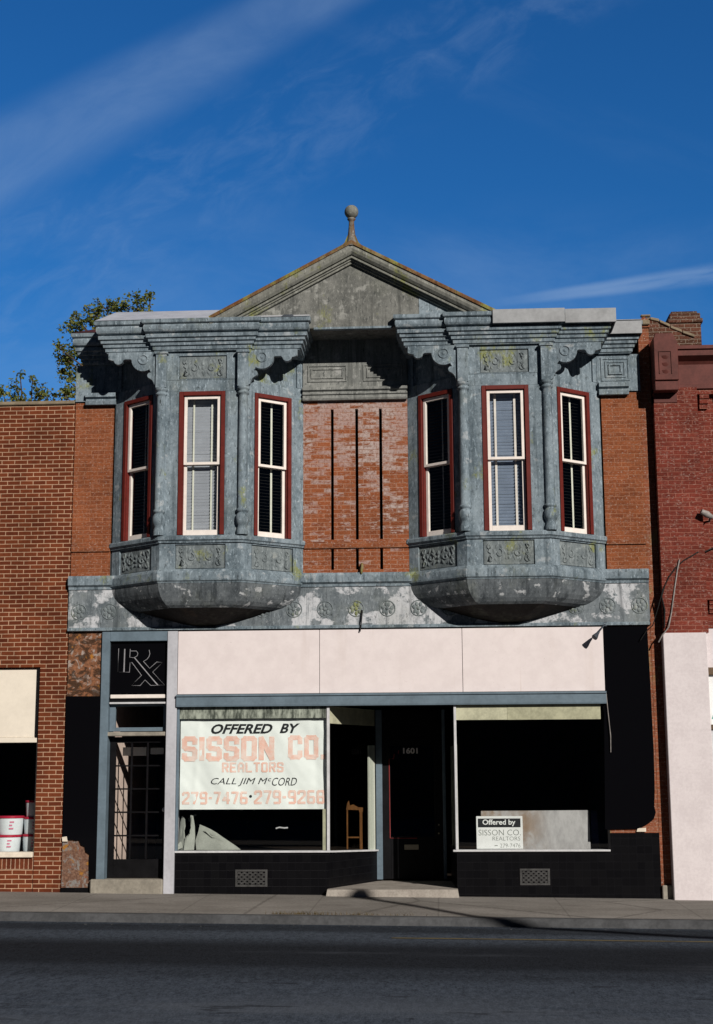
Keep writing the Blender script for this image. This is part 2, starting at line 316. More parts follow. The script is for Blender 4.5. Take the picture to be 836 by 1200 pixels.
def glass():
    m = bpy.data.materials.new('window_glass'); m.use_nodes = True; n, l = m.node_tree.nodes, m.node_tree.links; n.clear()
    lw = n.new('ShaderNodeLayerWeight'); lw.inputs[0].default_value = .5
    p = n.new('ShaderNodeMath'); p.operation = 'POWER'; l.new(lw.outputs['Facing'], p.inputs[0]); p.inputs[1].default_value = 5
    a = n.new('ShaderNodeMath'); a.operation = 'MULTIPLY_ADD'; l.new(p.outputs[0], a.inputs[0]); a.inputs[1].default_value = .85; a.inputs[2].default_value = .06
    tr = n.new('ShaderNodeBsdfTransparent'); tr.inputs[0].default_value = (.95, .97, .965, 1)
    gl = n.new('ShaderNodeBsdfGlossy'); gl.inputs['Roughness'].default_value = .015
    mx = n.new('ShaderNodeMixShader'); l.new(a.outputs[0], mx.inputs[0]); l.new(tr.outputs[0], mx.inputs[1]); l.new(gl.outputs[0], mx.inputs[2])
    o = n.new('ShaderNodeOutputMaterial'); l.new(mx.outputs[0], o.inputs[0]); return m
M_glass = glass()
def walk():
    m = MT('sidewalk_concrete', .95, .04)
    X, Y, Z = m.xyz()
    n = m.noise(1.1, 8, .65, (.5, 1, 1)); f = m.noise(30, 6, .75); st = m.noise(3, 6, .7, (.35, 1, 1), (4, 4, 4))
    c = m.mix(m.ramp(m.math('ADD', m.math('MULTIPLY', n, .55), m.math('MULTIPLY', f, .45)), .35, .66), (.165, .155, .142), (.30, .284, .264))
    c = m.mix(m.ramp(st, .56, .72, 0, .55), c, (.095, .088, .08))
    cr = m.n.new('ShaderNodeTexVoronoi'); cr.feature = 'DISTANCE_TO_EDGE'; cr.inputs['Scale'].default_value = .33; m.l.new(m.map((1, 1, 1), (3, 2, 0)), cr.inputs['Vector'])
    wv = m.math('ADD', cr.outputs['Distance'], m.math('MULTIPLY', m.math('SUBTRACT', m.noise(12, 5, .7), .5), .03))
    c = m.mix(m.ramp(wv, .003, .010, .4, 0), c, (.05, .045, .04))
    jx = m.math('ABSOLUTE', m.math('SUBTRACT', m.math('FRACT', m.math('MULTIPLY', m.math('ADD', X, 40.35), 1/1.55)), .5)); jl = m.ramp(jx, .491, .496, 0, .3)
    c = m.mix(jl, c, (.06, .055, .05))
    c = m.mix(m.ramp(m.noise(70, 3, .7, (1, 1, 1), (1, 1, 5)), .68, .72, 0, .6), c, (.42, .41, .40))
    m.color(c); m.bump(f, .4, .01); return m.m
M_walk = walk()
def asphalt():
    m = MT('street_asphalt', .95, .02)
    X, Y, Z = m.xyz()
    n = m.noise(.6, 7, .65, (.25, 1, 1)); f = m.noise(16, 6, .85, (1, .35, 1)); g = m.noise(60, 4, .85, (1, .3, 1))
    c = m.mix(m.ramp(m.math('ADD', m.math('MULTIPLY', f, .5), m.math('MULTIPLY', g, .5)), .38, .62), (.030, .037, .048), (.088, .107, .136))
    lane = m.math('ADD', Y, m.math('MULTIPLY', m.math('SUBTRACT', m.noise(.35, 4, .5, (.4, 1, 1)), .5), .7))
    def band(y0, w, s):
        d = m.math('ABSOLUTE', m.math('ADD', lane, -y0)); return m.ramp(d, w*.3, w, s, 0)
    dk = m.math('ADD', m.math('ADD', band(-3.15, .65, .62), band(-5.6, 1.5, .85)), band(-7.0, .9, .45), True)
    c = m.mix(dk, c, m.mix(m.ramp(g, .3, .7), (.006, .0068, .0085), (.020, .0225, .028)))
    c = m.mix(m.ramp(n, .55, .75, 0, .5), c, (.095, .108, .128))
    c = m.mix(m.math('MULTIPLY', m.ramp(Y, -9.6, -7.9, .55, 0), m.ramp(m.noise(1.2, 6, .7, (.25, 1, 1), (7, 1, 0)), .35, .6)), c, (.115, .130, .152))
    pt = m.noise(2.6, 5, .7, (.3, 1, 1), (1, 9, 0)); c = m.mix(m.ramp(pt, .60, .66, 0, .55), c, (.012, .013, .016))
    m.color(c); m.bump(f, .35, .012).bump(g, .3, .006); return m.m
M_road = asphalt()
M_kerb = plain('kerb_concrete', (.075, .078, .083), .9, .18, 4, .25)
M_yellow = MT('worn_yellow_paint', .8, .2)
_n = M_yellow.noise(4, 6, .8, (.5, 2, 1)); _f = M_yellow.noise(60, 4, .8)
M_yellow = M_yellow.color(M_yellow.mix(M_yellow.ramp(M_yellow.math('ADD', M_yellow.math('MULTIPLY', _n, .5), M_yellow.math('MULTIPLY', _f, .5)), .38, .62), (.045, .043, .038), (.19, .145, .055))).m
M_earth = plain('packed_earth', (.09, .075, .05), .95, .2, 2)
M_bark = plain('tree_bark', (.07, .05, .035), .9, .25, 9, .4)
def leafm(name, a, b):
    m = MT(name, .55, .3); rp = m.n.new('ShaderNodeMix'); rp.data_type = 'RGBA'
    m.l.new(m.geo.outputs['Random Per Island'], rp.inputs[0]); rp.inputs[6].default_value = a+(1,); rp.inputs[7].default_value = b+(1,)
    m.color(rp.outputs[2])
    tr = m.n.new('ShaderNodeBsdfTranslucent'); m.l.new(rp.outputs[2], tr.inputs[0]); mx = m.n.new('ShaderNodeMixShader'); mx.inputs[0].default_value = .3
    m.l.new(m.b.outputs[0], mx.inputs[1]); m.l.new(tr.outputs[0], mx.inputs[2]); m.l.new(mx.outputs[0], m.n['Material Output'].inputs[0]); return m.m
M_leaf = leafm('autumn_green_leaves', (.075, .120, .028), (.21, .21, .05))
M_weed = leafm('dry_weed_blades', (.10, .085, .03), (.17, .11, .04))
M_canw = plain('white_bucket', (.74, .80, .84), .45, .03, 5, 0)
M_canred = plain('crimson_lid', (.42, .02, .05), .4, .05, 5, 0)
M_canink = plain('pink_print', (.62, .20, .30), .5, .05, 5, 0)
M_canblue = plain('slate_blue_drum', (.62, .68, .72), .45, .05, 5, 0)
M_teal = plain('teal_sign_paint', (.10, .36, .32), .5, .05, 5, 0)
M_bluesign = plain('blue_poster', (.05, .14, .40), .5, .1, 5, 0)
M_oldbrown = plain('brown_metal_trim', (.12, .08, .05), .6, .15, 5)
M_opp = brick('plain_brown_brick', (.10, .05, .035), (.08, .04, .03), (.15, .11, .09))
M_chim = brick('sooty_chimney_brick', (.11, .045, .03), (.06, .03, .02), (.20, .16, .13), fleck=.5, bump=.8)

# ------------------------------------------------------------------ geometry helpers
class MB:
    def __init__(s): s.v = []; s.f = []; s.sm = []
    def add(s, v, f, smooth=False):
        k = len(s.v); s.v += [tuple(p) for p in v]; s.f += [tuple(i+k for i in q) for q in f]; s.sm += [smooth]*len(f); return s
    def box(s, x0, x1, y0, y1, z0, z1):
        if x0 > x1: x0, x1 = x1, x0
        if y0 > y1: y0, y1 = y1, y0
        if z0 > z1: z0, z1 = z1, z0
        v = [(x, y, z) for x in (x0, x1) for y in (y0, y1) for z in (z0, z1)]
        return s.add(v, [(0, 1, 3, 2), (4, 6, 7, 5), (0, 4, 5, 1), (2, 3, 7, 6), (0, 2, 6, 4), (1, 5, 7, 3)])
    def fbox(s, P, a0, a1, w0, w1, z0, z1):
        v = [P(a, w, z) for a in (a0, a1) for w in (w0, w1) for z in (z0, z1)]
        return s.add(v, [(0, 1, 3, 2), (4, 6, 7, 5), (0, 4, 5, 1), (2, 3, 7, 6), (0, 2, 6, 4), (1, 5, 7, 3)])
    def prism_xz(s, pts, y0, y1):
        n = len(pts); v = [(x, y0, z) for x, z in pts]+[(x, y1, z) for x, z in pts]
        return s.add(v, [tuple(range(n)), tuple(range(2*n-1, n-1, -1))]+[(i, (i+1) % n, n+(i+1) % n, n+i) for i in range(n)])
    def prism_xy(s, pts, z0, z1, pts2=None):
        n = len(pts); p2 = pts2 or pts; v = [(x, y, z0) for x, y in pts]+[(x, y, z1) for x, y in p2]
        return s.add(v, [tuple(range(n)), tuple(range(2*n-1, n-1, -1))]+[(i, (i+1) % n, n+(i+1) % n, n+i) for i in range(n)])
    def prism_f(s, P, pts, w0, w1):
        n = len(pts); v = [P(a, w0, z) for a, z in pts]+[P(a, w1, z) for a, z in pts]
        return s.add(v, [tuple(range(n)), tuple(range(2*n-1, n-1, -1))]+[(i, (i+1) % n, n+(i+1) % n, n+i) for i in range(n)])
    def lathe(s, cx, cy_, prof, n=20, caps=True):
        k = len(prof); v = []
        for r, z in prof:
            for i in range(n): a = 2*math.pi*i/n; v.append((cx+r*math.cos(a), cy_+r*math.sin(a), z))
        f = [(j*n+i, j*n+(i+1) % n, (j+1)*n+(i+1) % n, (j+1)*n+i) for j in range(k-1) for i in range(n)]
        s.add(v, f, True)
        if caps: s.add(v[:n], [tuple(range(n))]); s.add(v[-n:], [tuple(range(n))])
        return s
    def tube(s, pts, r, n=8, caps=True):
        pts = [Vector(p) for p in pts]; rs = r if isinstance(r, (list, tuple)) else [r]*len(pts); v = []; prev = None
        for i, p in enumerate(pts):
            t = (pts[min(i+1, len(pts)-1)]-pts[max(i-1, 0)]).normalized()
            a = Vector((0, 0, 1)) if abs(t.z) < .9 else Vector((1, 0, 0))
            if prev is not None: a = prev
            b = t.cross(a).normalized(); a = b.cross(t).normalized(); prev = a
            for k in range(n): q = 2*math.pi*k/n; v.append(p+rs[i]*(math.cos(q)*a+math.sin(q)*b))
        f = [(j*n+i, j*n+(i+1) % n, (j+1)*n+(i+1) % n, (j+1)*n+i) for j in range(len(pts)-1) for i in range(n)]
        s.add(v, f, True)
        if caps: s.add(v[:n], [tuple(range(n))]); s.add(v[-n:], [tuple(range(n))])
        return s
    def sweep(s, path, prof, smooth=False):
        """closed profile of (outward offset, z) swept along an open plan path, mitred"""
        n = len(path); k = len(prof); v = []
        for i, p in enumerate(path):
            ns = []
            if i > 0: d = Vector((path[i][0]-path[i-1][0], path[i][1]-path[i-1][1])).normalized(); ns.append(Vector((d.y, -d.x)))
            if i < n-1: d = Vector((path[i+1][0]-path[i][0], path[i+1][1]-path[i][1])).normalized(); ns.append(Vector((d.y, -d.x)))
            m = ns[0] if len(ns) == 1 else (ns[0]+ns[1])/(1+ns[0].dot(ns[1]))
            for o, z in prof: v.append((p[0]+m.x*o, p[1]+m.y*o, z))
        f = [(j*k+i, j*k+(i+1) % k, (j+1)*k+(i+1) % k, (j+1)*k+i) for j in range(n-1) for i in range(k)]
        f += [tuple(range(k)), tuple(range((n-1)*k, n*k))]
        return s.add(v, f, smooth)
    def build(s, name, mat, parent=None, bevel=0, kind=None):
        me = bpy.data.meshes.new(name); me.from_pydata(s.v, [], s.f); me.update()
        bm = bmesh.new(); bm.from_mesh(me); bmesh.ops.recalc_face_normals(bm, faces=bm.faces); bm.to_mesh(me); bm.free()
        me.polygons.foreach_set('use_smooth', s.sm) if len(s.sm) == len(me.polygons) else None
        me.materials.append(mat)
        o = bpy.data.objects.new(name, me); COL.objects.link(o)
        if parent is not None: adopt(o, parent)
        if bevel:
            b = o.modifiers.new('bevel', 'BEVEL'); b.width = bevel; b.segments = 1; b.limit_method = 'ANGLE'; b.angle_limit = R(40)
        if kind: o['kind'] = kind
        return o
WPOS = {}
def adopt(o, parent):
    o.parent = parent; p = WPOS.get(parent.name, Vector((0, 0, 0)))
    o.matrix_parent_inverse = Matrix.Translation(-p)
    WPOS[o.name] = Vector((0, 0, 0))
def thing(name, label, cat, loc, group=None):
    e = bpy.data.objects.new(name, None); COL.objects.link(e); e.location = loc; e.empty_display_size = .2
    WPOS[e.name] = Vector(loc); tag(e, label, cat, group); return e
def tag(o, label, cat, group=None):
    o['label'] = label; o['category'] = cat
    if group: o['group'] = group
    return o

def font_mesh(body, bold=0, shear=0):
    c = bpy.data.curves.new('lettering_curve', 'FONT'); c.body = body; c.offset = bold; c.shear = shear; c.size = 1; c.fill_mode = 'FRONT'; c.resolution_u = 3
    o = bpy.data.objects.new('lettering_curve', c); COL.objects.link(o)
    dg = bpy.context.evaluated_depsgraph_get(); me = bpy.data.meshes.new_from_object(o.evaluated_get(dg))
    bpy.data.objects.remove(o); bpy.data.curves.remove(c); return me
def text(name, body, mat, parent, x0, x1, z0, z1, yf, bold=0, shear=0):
    me = font_mesh(body, bold, shear)
    xs = [v.co.x for v in me.vertices]; ys = [v.co.y for v in me.vertices]
    a, b, c, d = min(xs), max(xs), min(ys), max(ys)
    for v in me.vertices:
        x = x0+(v.co.x-a)/(b-a)*(x1-x0); z = z0+(v.co.y-c)/(d-c)*(z1-z0)
        v.co = (x, yf(x, z), z)
    me.materials.append(mat); o = bpy.data.objects.new(name, me); COL.objects.link(o); adopt(o, parent); return o
GLY = {  # squared stencil letters on a 2 x 4 grid, drawn as fat strokes
 'S': [[(2, 3.2), (2, 3.7), (1.7, 4), (.3, 4), (0, 3.7), (0, 2.4), (.3, 2.1), (1.7, 1.9), (2, 1.6), (2, .3), (1.7, 0), (.3, 0), (0, .3), (0, .8)]],
 'I': [[(1, 0), (1, 4)]], 'O': [[(.3, 0), (0, .3), (0, 3.7), (.3, 4), (1.7, 4), (2, 3.7), (2, .3), (1.7, 0), (.3, 0)]],
 'N': [[(0, 0), (0, 4), (2, 0), (2, 4)]], 'C': [[(2, 3), (2, 3.7), (1.7, 4), (.3, 4), (0, 3.7), (0, .3), (.3, 0), (1.7, 0), (2, .3), (2, 1)]],
 '.': [[(.9, 0), (1.1, 0)]], '-': [[(.7, 2), (1.3, 2)]], '2': [[(0, 3.2), (0, 3.7), (.3, 4), (1.7, 4), (2, 3.7), (2, 2.6), (0, .5), (0, 0), (2, 0)]],
 '7': [[(0, 4), (2, 4), (.8, 0)]], '9': [[(2, 2), (.3, 2), (0, 2.3), (0, 3.7), (.3, 4), (1.7, 4), (2, 3.7), (2, .3), (1.7, 0), (.2, 0)]],
 '4': [[(1.6, 0), (1.6, 4), (0, 1.2), (2.1, 1.2)]], '6': [[(1.8, 4), (.3, 4), (0, 3.7), (0, .3), (.3, 0), (1.7, 0), (2, .3), (2, 1.7), (1.7, 2), (0, 2)]],
 '8': [[(.3, 2.05), (0, 2.4), (0, 3.7), (.3, 4), (1.7, 4), (2, 3.7), (2, 2.4), (1.7, 2.05), (2, 1.7), (2, .3), (1.7, 0), (.3, 0), (0, .3), (0, 1.7), (.3, 2.05), (1.7, 2.05)]],
 'R': [[(0, 0), (0, 4), (1.7, 4), (2, 3.7), (2, 2.3), (1.7, 2), (0, 2)], [(1.1, 2), (2, 0)]], 'E': [[(2, 0), (0, 0), (0, 4), (2, 4)], [(0, 2), (1.6, 2)]],
 'A': [[(0, 0), (0, 3.2), (.6, 4), (1.4, 4), (2, 3.2), (2, 0)], [(0, 1.6), (2, 1.6)]], 'L': [[(0, 4), (0, 0), (2, 0)]], 'T': [[(0, 4), (2, 4)], [(1, 4), (1, 0)]]}
def block_text(name, body, mat, parent, x0, x1, z0, z1, yf, stroke=.62, gap=1.35, space=2.0):
    wd = {'I': .0, '.': .2, '-': .6, ' ': space}; cur = 0; lay = []
    for ch in body:
        w = wd.get(ch, 2.0); lay.append((ch, cur, w)); cur += w+gap
    tot = cur-gap+stroke; sx = (x1-x0)/tot; sz = (z1-z0)/(4+stroke)
    mb = MB(); lift = 0
    for ch, c, w in lay:
        if ch == ' ': continue
        off = {'I': -1, '.': -.9, '-': -.7}.get(ch, 0)
        for st in GLY[ch]:
            for i in range(len(st)-1):
                p = Vector(st[i]); q = Vector(st[i+1]); d = (q-p).normalized(); n = Vector((-d.y, d.x))*stroke/2; e = d*stroke*.36
                quad = [p-e+n, p-e-n, q+e-n, q+e+n]; lift += 1
                V_ = []
                for a in quad:
                    x = x0+(a.x+c+off+stroke/2)*sx; z = z0+(a.y+stroke/2)*sz; V_.append((x, yf(x, z)-.00004*(lift % 40), z))
                mb.add(V_, [(0, 1, 2, 3)])
    return mb.build(name, mat, parent)

# ------------------------------------------------------------------ ground
def gz(x, base): return base-.0111*(max(-14, min(14, x))+1.5)
def strip(name, ys, base, mat, xs=None, thick=None):
    """ground strip; ys = list of (y, dz)"""
    xs = xs or [-400, -60, -14, -8, -4, 0, 4, 8, 14, 60, 400]; mb = MB(); v = []; n = len(ys)
    for x in xs:
        for y, dz in ys: v.append((x, y, gz(x, base)+dz))
    mb.add(v, [(i*n+j, (i+1)*n+j, (i+1)*n+j+1, i*n+j+1) for i in range(len(xs)-1) for j in range(n-1)])
    return mb
xsw = [-400, -60, -30]+[-14+i*.5 for i in range(57)]+[30, 60, 400]
strip('ground', [(-600, -.45), (600, -.45)], 0, None).build('ground', M_earth, kind='structure')
strip('road', [(-15.6, -.14), (-9, -.04), (-2.62, -.108)], .075, None, xsw).build('road', M_road, kind='structure')
strip('sidewalk', [(-2.48, -.02), (-1.2, 0), (.9, .012)], .085, None, xsw).build('sidewalk', M_walk, kind='structure')
strip('kerb', [(-2.64, -.165), (-2.625, -.02), (-2.60, -.004), (-2.484, -.002), (-2.48, -.2)], .066, None, xsw).build('kerb', M_kerb, kind='structure')
strip('far_sidewalk', [(-15.6, -.2), (-15.58, 0), (-34, 0)], .0, None).build('opposite_sidewalk', M_walk, kind='structure')
mb = MB(); xs = [-.55+i*.25 for i in range(60)]; v = []
for x in xs:
    for y in (-4.12, -4.02): v.append((x, y, gz(x, .075)-.04+(-.068)*(y+9)/6.38+.004))
mb.add(v, [(2*i, 2*i+2, 2*i+3, 2*i+1) for i in range(len(xs)-1)]).build('road_marking', M_yellow, kind='structure')

# ------------------------------------------------------------------ the storefront building
B = thing('shop_building', 'two-storey brick shop with twin grey metal bay windows and a central pediment', 'building', (-1.15, 0, 0))
XL, XR = -5.222, 3.085
CEN = -1.143
mb = MB()
# side, rear and party walls, roof, storey floor
mb.box(XL, XL+.3, .3, 13, -.5, 7.0); mb.box(XL+.01, XL+.28, .3, 13, 7.0, 8.0)
mb.box(XR-.3, XR, .3, 13, -.5, 8.0); mb.box(XL+.3, XR-.3, 12.7, 13, -.5, 8.0)
mb.box(XL+.3, XR-.3, .3, 12.7, 7.92, 8.02)
mb.build('wall', M_brickO, B)
mb = MB(); mb.box(XL+.3, XR-.3, .31, 12.7, 3.80, 3.92); mb.box(XL+.3, XR-.3, 7.0, 7.1, 3.93, 7.91); mb.box(-1.17, -1.1, .35, 7, 3.93, 7.91)
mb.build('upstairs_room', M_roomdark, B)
for x0, x1 in ((XL, -4.66), (2.37, 2.935)): MB().box(x0, x1, 0, .3, 4.31, 7.05).build('brick_pier', M_brickO, B)
mb = MB(); mb.box(2.935, XR, .004, .3, -.3, 8.0); mb.build('corner_pier', M_brickStrip, B)
# centre panel with three slots
mb = MB(); xs = [-1.9, -1.498, -1.455, -1.146, -1.103, -.803, -.760, -.39]
for i in range(0, 8, 2): mb.box(xs[i], xs[i+1], 0, .3, 4.31, 7.05)
for i in range(1, 7, 2):
    for z0, z1 in ((4.31, 4.545), (4.845, 4.975), (6.88, 7.05)): mb.box(xs[i], xs[i+1], 0, .3, z0, z1)
pan = mb.build('brick_panel', M_brickC, B)
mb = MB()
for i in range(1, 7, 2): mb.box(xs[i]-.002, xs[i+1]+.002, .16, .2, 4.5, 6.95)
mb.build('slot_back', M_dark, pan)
for x0, x1 in ((XL, -4.66), (2.37, 2.93), (-1.88, -.40)): MB().box(x0, x1, -.028, -.002, 4.85, 4.945).build('string_course', M_brickO, B, .006)
mb = MB(); mb.box(XL+.01, 2.93, .002, .29, 3.715, 4.31); mb.build('spandrel_backing', M_brickO, B)
for x0, x1 in ((-4.66, -1.9), (-.39, 2.37)):
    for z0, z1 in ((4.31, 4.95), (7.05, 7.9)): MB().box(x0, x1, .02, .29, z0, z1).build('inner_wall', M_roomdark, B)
# ledge and frieze
ledge = MB().sweep([(XL-.01, 0), (2.93, 0)], [(-.0, 4.30), (.055, 4.30), (.06, 4.335), (.095, 4.36), (.10, 4.45), (.085, 4.492), (0, 4.50)]).build('ledge', M_zinc, B)
fr = MB().box(XL-.006, 2.93, -.04, -.001, 3.712, 4.30).build('frieze', M_zfrieze, B)
mb = MB(); mb.sweep([(XL-.006, -.041), (2.93, -.041)], [(0, 3.715), (.02, 3.715), (.02, 3.745), (0, 3.76)]); mb.build('frieze_edge', M_zinc, fr)
for k in range(-9, 10):
    x = CEN+k*.437
    if 1.35 < abs(k*.437) < 2.9 and not (abs(abs(k*.437)-2.12) > .78): continue
    mb = MB(); z = 3.985
    n = 7
    for i in range(n):
        a = 2*math.pi*i/n+random.uniform(0, .3); px, pz = x+.062*math.cos(a), z+.062*math.sin(a)
        P = [(px+.034*math.cos(a+q)*(1 if abs(math.sin(q)) < .5 else .72), pz+.034*math.sin(a+q)) for q in [j*math.pi/4 for j in range(8)]]
        c = [(px, -.068, pz)]; ring = [(p, -.046, q) for p, q in P]
        mb.add(c+ring, [(0, 1+j, 1+(j+1) % 8) for j in range(8)], True)
    c = [(x, -.075, z)]; ring = [(x+.028*math.cos(j*math.pi/4), -.05, z+.028*math.sin(j*math.pi/4)) for j in range(8)]
    mb.add(c+ring, [(0, 1+j, 1+(j+1) % 8) for j in range(8)], True)
    rr = [(x+.108*math.cos(j*math.pi/12), -.042, z+.108*math.sin(j*math.pi/12)) for j in range(25)]
    mb.tube(rr, .008, 6)
    mb.build('rosette', M_rosette, fr)

# ------------------------------------------------------------------ bay windows
BW, BF, BP = 1.372, .568, .612
CL = math.hypot(BW-BF, BP)
def plan(cx, d):
    """bay outline moved outward by d"""
    a = math.atan2(BP, BW-BF)          # cant angle
    f = BF+d*math.tan(a/2); w = BW+d/math.sin(a)
    return [(cx-w, 0), (cx-f, -BP-d), (cx+f, -BP-d), (cx+w, 0)]
def PF(cx): return lambda a, w, z: (cx+a, -BP-w, z)
def PC(cx, sgn):
    d = ((BW-BF)/CL*sgn, BP/CL); n = (BP/CL*sgn, -(BW-BF)/CL)
    return lambda s, w, z: (cx+sgn*BF+d[0]*s+n[0]*w, -BP+d[1]*s+n[1]*w, z)
OF, OC0, OC1 = .325, .20, .805
def posts(mb, cx, z0, z1, t, of=OF, c0=OC0, c1=OC1, d=0):
    F = PF(cx)
    for sg in (-1, 1):
        C = PC(cx, sg); a = math.atan2(BP, BW-BF); f = BF+d*math.tan(a/2); fi = BF-t*math.tan(a/2)
        P = [(cx+sg*of, -BP-d), (cx+sg*f, -BP-d), C(c0, d, 0)[:2], C(c0, -t, 0)[:2], (cx+sg*fi, -BP+t), (cx+sg*of, -BP+t)]
        mb.prism_xy(P, z0, z1)
        w = BW+d/math.sin(a); wi = BW-t/math.sin(a)
        mb.prism_xy([C(c1, d, 0)[:2], (cx+sg*w, 0), (cx+sg*wi, 0), C(c1, -t, 0)[:2]], z0, z1)
def spiral(cx, cz, r0, r1, a0, turns, n=18):
    return [(cx+(r0+(r1-r0)*i/n)*math.cos(a0+turns*2*math.pi*i/n), cz+(r0+(r1-r0)*i/n)*math.sin(a0+turns*2*math.pi*i/n)) for i in range(n+1)]
def scrolls(mb, P, a0, a1, z0, z1, w):
    """leafy scrollwork in low relief on a face: an S scroll at each end, curls and leaves between"""
    A = (a0+a1)/2; H = (a1-a0)/2; Zc = (z0+z1)/2; hz = (z1-z0)/2
    for sg in (-1, 1):
        g = lambda u, t: P(A+sg*u*H, w, Zc+t*hz)
        k = hz/H
        up_ = [(.80+.30*k*r*math.cos(a), .52+.30*r*math.sin(a)) for a, r in [(R(200+i*28), .25+.075*i) for i in range(11)]]
        dn = [(.80+.34*k*r*math.cos(a), -.50+.34*r*math.sin(a)) for a, r in [(R(20+i*28), .25+.075*i) for i in range(11)]]
        s_ = up_+[(.80+.06*math.sin(t*6.28), .15-.30*t) for t in (.2, .5, .8)]+dn[::-1]
        mb.tube([g(*p) for p in s_], .014, 6)
        c2_ = [(.42+.42*k*r*math.cos(a), -.05+.42*r*math.sin(a)) for a, r in [(R(60-i*32), .18+.085*i) for i in range(11)]]
        mb.tube([g(*p) for p in c2_], .012, 6)
        for (ua, ta, gg, ln) in ((.30, .55, 1.2, .06), (.50, .60, 2.0, .05), (.20, .1, 1.0, .06), (.25, -.5, -1.1, .055), (.58, -.6, -2.1, .05), (.62, .1, 1.7, .045)):
            la, lz = A+sg*ua*H, Zc+ta*hz; gg = gg if sg > 0 else math.pi-gg
            ax, az = math.cos(gg), math.sin(gg)
            rg = [(ln*math.cos(q)*ax-ln*.42*math.sin(q)*az, ln*math.cos(q)*az+ln*.42*math.sin(q)*ax) for q in [j*math.pi/4 for j in range(8)]]
            mb.add([P(la, w+.018, lz)]+[P(la+p, w-.004, lz+q) for p, q in rg], [(0, 1+j, 1+(j+1) % 8) for j in range(8)], True)
    for dz, rr in ((.35, .045), (-.05, .038), (-.45, .03)):
        rg = [P(A+rr*.6*math.cos(j*math.pi/4), w-.004, Zc+dz*hz+rr*math.sin(j*math.pi/4)) for j in range(8)]
        mb.add([P(A, w+.026, Zc+dz*hz)]+rg, [(0, 1+j, 1+(j+1) % 8) for j in range(8)], True)

def window(parent, P, a0, a1, slatmat, tapes, tapemat, tilt, tape_w=.022):
    z0, z1 = 4.972, 7.018; b = .058
    mb = MB(); mb.fbox(P, a0, a0+b, -.09, .014, z0, z1); mb.fbox(P, a1-b, a1, -.09, .014, z0, z1); mb.fbox(P, a0+b, a1-b, -.09, .016, z1-b, z1)
    mb.fbox(P, a0+b, a0+b+.012, -.10, -.012, z0, z1-b); mb.fbox(P, a1-b-.012, a1-b, -.10, -.012, z0, z1-b)
    mb.build('window_frame', M_frame, parent, .004)
    a0 += b+.012; a1 -= b+.012; z1 -= b; zm = 5.985; s = .042
    mb = MB(); w0, w1 = -.055, -.018
    mb.fbox(P, a0, a0+s, w0, w1, zm-.018, z1); mb.fbox(P, a1-s, a1, w0, w1, zm-.018, z1); mb.fbox(P, a0+s, a1-s, w0, w1+.001, z1-s-.006, z1); mb.fbox(P, a0+s, a1-s, w0, w1+.001, zm-.018, zm+.02)
    mb.build('upper_sash', M_white, parent, .003)
    mb = MB(); w0, w1 = -.095, -.058; zb = z0+.002
    mb.fbox(P, a0, a0+s, w0, w1, zb, zm+.018); mb.fbox(P, a1-s, a1, w0, w1, zb, zm+.018); mb.fbox(P, a0+s, a1-s, w0, w1+.001, zb, zb+.075); mb.fbox(P, a0+s, a1-s, w0, w1+.001, zm-.02, zm+.016)
    mb.build('lower_sash', M_white, parent, .003)
    mb = MB(); mb.add([P(a0+s-.004, -.036, zm+.01), P(a1-s+.004, -.036, zm+.01), P(a1-s+.004, -.036, z1-s), P(a0+s-.004, -.036, z1-s)], [(0, 1, 2, 3)]); mb.build('pane', M_glass, parent)
    mb = MB(); mb.add([P(a0+s-.004, -.076, zb+.07), P(a1-s+.004, -.076, zb+.07), P(a1-s+.004, -.076, zm-.01), P(a0+s-.004, -.076, zm-.01)], [(0, 1, 2, 3)]); mb.build('pane', M_glass, parent)
    mb = MB(); z = zb+.04; wc = -.15; dz = .022*math.sin(tilt); dw = .022*math.cos(tilt)
    while z < z1+.02:
        j = random.uniform(-.0015, .0015)
        v = [P(a, wc+q*dw, z+j+q*dz+e) for a in (a0+.004, a1-.004) for q in (-1, 1) for e in (0, .002)]
        mb.add(v, [(0, 1, 3, 2), (4, 6, 7, 5), (0, 4, 5, 1), (2, 3, 7, 6), (0, 2, 6, 4), (1, 5, 7, 3)]); z += .046
    bl = mb.build('blind', slatmat, parent)
    mb = MB()
    for t in tapes:
        a = a0+t*(a1-a0); mb.fbox(P, a-tape_w/2, a+tape_w/2, wc+.024, wc+.0255, zb+.02, z1)
    mb.build('blind_tape', tapemat, parent)

